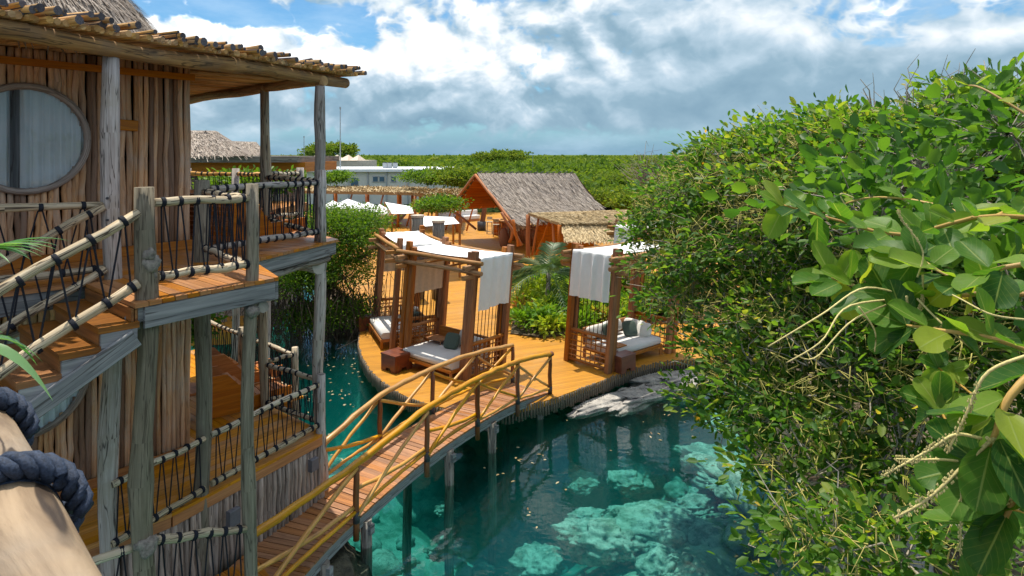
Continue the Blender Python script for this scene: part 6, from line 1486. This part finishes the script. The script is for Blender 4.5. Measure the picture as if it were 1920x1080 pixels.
# mangroves left of the terrace
mang = (((-6.2, 22.4, .1), [E(600, 455, 22.5, 1.2, 1.2, 1.15), E(650, 448, 23, 1.1, 1.2, 1.0), E(640, 520, 22.6, 1.1, 1.2, 1.0), E(690, 425, 24, .8, 1.0, .7), E(625, 420, 24, 1.0, 1.0, .6), E(660, 590, 22.2, .8, .9, .6), E(685, 480, 23, .8, 1.0, 1.1)], 1900, 'bright green mangrove clump standing in the water left of the terrace', 31),
        ((-7.4, 21.4, .0), [E(550, 535, 21.5, .8, .9, .65), E(585, 520, 21.8, .9, .9, .9), E(560, 600, 21.3, .6, .7, .5), E(600, 600, 21.5, .8, .8, .6)], 950, 'low dark mangrove with hanging roots behind the knobbly hut post', 32))
for b_, el_, n_, lab, sd in mang:
    t = tree('mangrove_tree', lab, 'tree', b_, el_, n_, 12, .088, M['leaf_fresh'], sd, .07, 'mangroves at the water', .6, .17, True, True, 'bark', (.4, 1.04), .5)
    rng = np.random.default_rng(sd); n = 260; a = np.stack([b_[0]+rng.normal(size=n)*.9, b_[1]+rng.normal(size=n)*.5-.3, 1.0+rng.random(n)*1.4], 1); bb = a*1.0; bb[:, 0] += rng.normal(size=n)*.3; bb[:, 1] -= .1*rng.random(n); bb[:, 2] = -.2+.3*rng.random(n)
    v, f = twigs_mesh(a, bb, .008+.010*rng.random(n), rng, .15); put('prop_roots', np_mesh('prop_roots', v, f), M['twig_dark'], t, kind='stuff')
mb = MB(); mb.log(GZ(632, 655, .06), GZ(676, 634, .30), .022, .015, 4, 6, .03, .1, 4); props(put('driftwood_stick', mb, M['twig'], smooth=True), 'bare pale stick lying over the dark water beside the terrace corner', 'stick')

# garden bed with broad-leaved plants and the palm
gb = [(-.05, 21.2), (1.0, 20.7), (2.2, 21.3), (3.6, 22.3), (6.5, 22.6), (7.2, 26), (4.5, 27.5), (1.5, 28.6), (.2, 26.5)]
mb = MB(); mb.prism(gb, .504, .54); put('planting_bed', mb, M['ground'], kind='structure')
def in_poly(x, y, poly): return poly_sdf(np.array([x]), np.array([y]), poly)[0]
rng = np.random.default_rng(13); ORD = ['first', 'second', 'third', 'fourth', 'fifth', 'sixth', 'seventh', 'eighth', 'ninth', 'tenth', 'eleventh', 'twelfth']; row = 0
for yr in np.arange(20.95, 28.4, .74):
    xs_ = [x for x in np.arange(-.2, 7.3, .66) if in_poly(x, yr, gb) > .02]
    if not xs_: continue
    for j, x in enumerate(xs_):
        x += rng.uniform(-.16, .16); y = yr+rng.uniform(-.16, .16); kind = rng.choice(3, p=(.55, .2, .25)); look = ('bright green', 'reddish-tipped', 'yellow-green')[kind]
        h = .42+.38*rng.random()+(.45 if y > 24.5 else 0); r_ = .36+.14*rng.random()
        t = thing('garden_plant', look+' leafy plant, '+ORD[j]+' from the left in the '+ORD[row]+' row of the garden bed', 'plant', (x, y, .53), 'leafy plants of the garden bed')
        (v, f, ti), cc, cen = crown([((x, y, .53+h*.55), (r_, r_, h*.5))], 24, 9, .21, rng, .12, .5, (.2, 1.0), aspect=.42)
        ti = np.clip({0: .1+ti*.5, 1: .55+ti*.5, 2: .45+ti*.40}[int(kind)], 0, 1); put('foliage', np_mesh('foliage', v, f, ti), M['leaf_garden'], t)
        mb = MB(); mb.log((x, y, .5), (x, y, .53+h*.6), .02, .015, 3, 6, .02, .1, j); put('stem', mb, M['twig_dark'], t)
    row += 1
def palm(label, p, top, nfr, L, seed, lean=(0, 0)):
    r = random.Random(seed); t = thing('palm_tree', label, 'palm', p); p = Vector(p); tp = Vector(top)
    mb = MB(); mb.log(p-Vector((0, 0, .1)), tp, .11, .08, 8, 10, .02, .18, seed); put('trunk', mb, M['bark'], t, True)
    for k in range(nfr):
        a = k*2.399+r.random()*.4; el = r.uniform(.05, 1.15); d = Vector((math.cos(a)*math.cos(el), math.sin(a)*math.cos(el), math.sin(el))); Lf = L*r.uniform(.85, 1.15); V = []; F = []
        pts = [tp+d*Lf*s-Vector((0, 0, 1))*Lf*(.55*s*s)*(1.1-el*.35) for s in np.linspace(0, 1, 22)]
        mb = MB(); mb.tube(pts[::3]+[pts[-1]], .012, 5)
        for i in range(3, 22):
            q = pts[i]; tg = (pts[i]-pts[i-1]).normalized(); sd = tg.cross(Vector((0, 0, 1))).normalized(); upv = sd.cross(tg); l = Lf*.36*math.sin(math.pi*(.12+.86*i/22))**.6
            for s in (-1, 1):
                dd = (sd*s*.8+tg*.75-Vector((0, 0, .18))+Vector((r.uniform(-.1, .1), r.uniform(-.1, .1), r.uniform(-.1, .1)))+upv*.15).normalized(); w = tg*.020
                mb.quad([q-w, q+w, q+dd*l*.6+w*.8-Vector((0, 0, .02)), q+dd*l-Vector((0, 0, l*.18))])
        me = mb.mesh('frond'); at = me.attributes.new('tint', 'FLOAT', 'FACE'); tint = r.random(); at.data.foreach_set('value', [min(1, max(0, tint*.7+.3*r.random())) for _ in me.polygons]); me.materials.append(M['leaf_palm']); put('frond', me, None, t)
palm('small feathery palm in the garden bed between the pavilions', GZ(1028, 592, .6), PX(1028, 512, 23.8), 19, 1.95, 5)

# shrubs and small trees of the plaza
def shrub(label, u, v, Y, rx, rz, n, leaf=.14, mat='leaf_fresh', z0=.4, name='shrub', tr=.05, seed=1, group=None):
    p = PX(u, v, Y); return tree(name, label, 'shrub' if name == 'shrub' else 'tree', (p.x, p.y, z0), [(tuple(p), (rx, rx, rz)), ((p.x+.5*rx, p.y+.2, p.z+.15*rz), (rx*.7, rx*.7, rz*.8)), ((p.x-.55*rx, p.y, p.z-.1*rz), (rx*.65, rx*.65, rz*.7))], n, 10, leaf, M[mat], seed, tr, group, .6, .22, False, True, 'bark', (.3, 1.05), .5)
shrub('small airy green tree on the plaza left of the bar gable', 822, 388, 38, 1.15, .55, 330, .15, name='plaza_tree', seed=51)
shrub('spindly yellow-green tree in front of the white building', 776, 334, 56, 1.3, .6, 130, .2, name='plaza_tree', seed=52)
shrub('dense green bush right of the white building', 832, 336, 70, 2.7, 1.2, 500, .3, 'leaf_far', name='shrub', seed=53)
shrub('second dense bush between the white building and the bar gable', 872, 340, 66, 2.2, 1.2, 450, .28, 'leaf_far', seed=54)
shrub('green bush at the left of the white building wall', 625, 336, 60, 1.4, .7, 260, .2, seed=56)
shrub('round-crowned tree standing alone above the white building', 618, 288, 150, 5.6, 2.3, 500, .55, 'leaf_far', name='lone_tree', tr=.3, seed=57)
shrub('tall rounded treetop on the jungle horizon above the bar ridge', 940, 296, 190, 7.5, 2.0, 420, .7, 'leaf_far', name='lone_tree', tr=.3, seed=58)
shrub('green plants behind the porch railing below the neighbouring hut', 455, 352, 19.5, .9, .35, 220, .16, z0=4.0, seed=59)
shrub('bright green plants behind the porch railing near the roof post', 480, 348, 20.5, 1.0, .32, 240, .16, z0=4.0, seed=60)
shrub('green plant at the corner of the lower pole wall by the inlet', 352, 625, 17.5, .35, .55, 160, .14, z0=.3, seed=61)
shrub('dark green bush on the far bank of the turquoise inlet', 430, 565, 29, 1.3, .8, 420, .16, z0=.1, seed=62)
shrub('dusty grey leafless tree at the jungle edge above the big tree', 1215, 318, 60, 1.7, 1.2, 60, .2, 'leaf_far', name='bare_tree', tr=.12, seed=63)
p = PX(1215, 318, 60); rng = np.random.default_rng(6); a = np.repeat(np.array([[p.x, p.y, p.z-1]]), 220, 0)+rng.normal(size=(220, 3))*.5; b = a+np.stack([rng.normal(size=220)*1.1, rng.normal(size=220)*.8, rng.random(220)*2.4], 1)
v, f = twigs_mesh(a, b, np.full(220, .03), rng, .2); o = bpy.data.objects['bare_tree']; put('bare_twigs', np_mesh('bare_twigs', v, f), M['twig'], o, kind='stuff')
for i, (u, v, Y, rx, rz, lab) in enumerate(((1150, 375, 52, 2.2, 1.0, 'dark shrub behind the right end of the bar roof'), (1160, 345, 70, 3.0, 1.3, 'tall shrub behind the bar roof towards the big tree'), (1210, 385, 44, 2.0, .9, 'shrub between the straw shelter and the big tree'))): shrub(lab, u, v, Y, rx, rz, 420, .24, 'leaf_far', seed=70+i)

# the jungle: crowns near by, then a rough canopy sheet to the horizon
def jungle():
    rng = np.random.default_rng(17); V = []; F = []; T = []; off = 0
    N = 9000; Y = 62+ (760-62)*rng.random(N)**1.7; X = (rng.random(N)*2-1)*(.95*Y+14)
    keep = ~((X > -36) & (X < -5) & (Y < 118)) ; keep &= ~((X < -4) & (Y < 78) & (X > -34)); keep &= (Y > 66) | (X > 8) | (X < -36)
    X, Y = X[keep], Y[keep]; n = len(X); r = (1.0+1.5*rng.random(n))*(1+Y/420); zt = 2.4+1.6*(rng.random(n) > .965)+1.5*fbm2(X*.02+50, Y*.02+50, 5, 4)*1.6-.6+.9*rng.random(n)**2; k = 46
    big_t = rng.random(n)
    idx = np.repeat(np.arange(n), k); d = unit(rng.normal(size=(n*k, 3))); d[:, 2] = np.abs(d[:, 2]); rr = r[idx][:, None]*(.7+.4*rng.random((n*k, 1)))
    pos = np.stack([X[idx], Y[idx], np.maximum(zt[idx]-r[idx]*.75, .4)], 1)+d*rr*np.array([1, 1, .75]); s = (.20+.30*rng.random(n*k))*(1+Y[idx]/170)
    nr = d+rng.normal(size=(n*k, 3))*.5; di = rng.normal(size=(n*k, 3)); v, f, t = leaves_from(pos, di, nr, s*1.3, s, np.clip(.35*big_t[idx]+.3*rng.random(n*k)+.9*(fbm2(X*.012+7, Y*.02+7, 9, 3)-.33)[idx], 0, 1))
    f = f.reshape(-1, 2, 4); put('jungle', np_mesh('jungle', v, f.reshape(-1, 4), t), M['leaf_far'], kind='stuff')
    ys_ = np.geomspace(60, 5000, 200); us = np.linspace(-1.3, 1.3, 260); A, B = np.meshgrid(us, ys_, indexing='ij'); Xs = A*B
    Z = 1.2+2.6*fbm2(Xs*.06+30, B*.06+30, 6, 5)*np.clip((B-60)/60, .2, 1)+1.4*fbm2(Xs*.012+11, B*.012+11, 7, 4)-.4
    Z = np.where((Xs > -40) & (Xs < 0) & (B < 118), .1, Z); Z = np.where(B > 700, Z+.8*rng.random(Z.shape), Z)
    v = np.stack([Xs, B, Z], -1).reshape(-1, 3); i_, j_ = np.meshgrid(np.arange(259), np.arange(199), indexing='ij'); b = (i_*200+j_).ravel(); f = np.stack([b, b+200, b+201, b+1], 1)
    put('jungle_canopy', np_mesh('jungle_canopy', v, f, rng.random(len(f))*.8, False), M['canopy'], kind='stuff')
def canopy_mat():
    m, nt, b, g = base_mat('far_jungle_canopy'); geo = nn(nt, 'ShaderNodeNewGeometry'); n = g.noise(geo.outputs['Position'], .35, 8, .7); n2 = g.noise(geo.outputs['Position'], .03, 4, .6)
    c = g.mix(g.ss(n, .35, .65), (.04, .085, .018), (.14, .195, .03)); c = g.mix(g.m('MULTIPLY', g.ss(n2, .45, .65), .5), c, (.075, .095, .022)); nt.links.new(c, b.inputs['Base Color']); b.inputs['Roughness'].default_value = .95; b.inputs['Specular IOR Level'].default_value = .05
    bump(nt, b, n, 1.0, 1.2); return m
M['canopy'] = canopy_mat()
jungle()
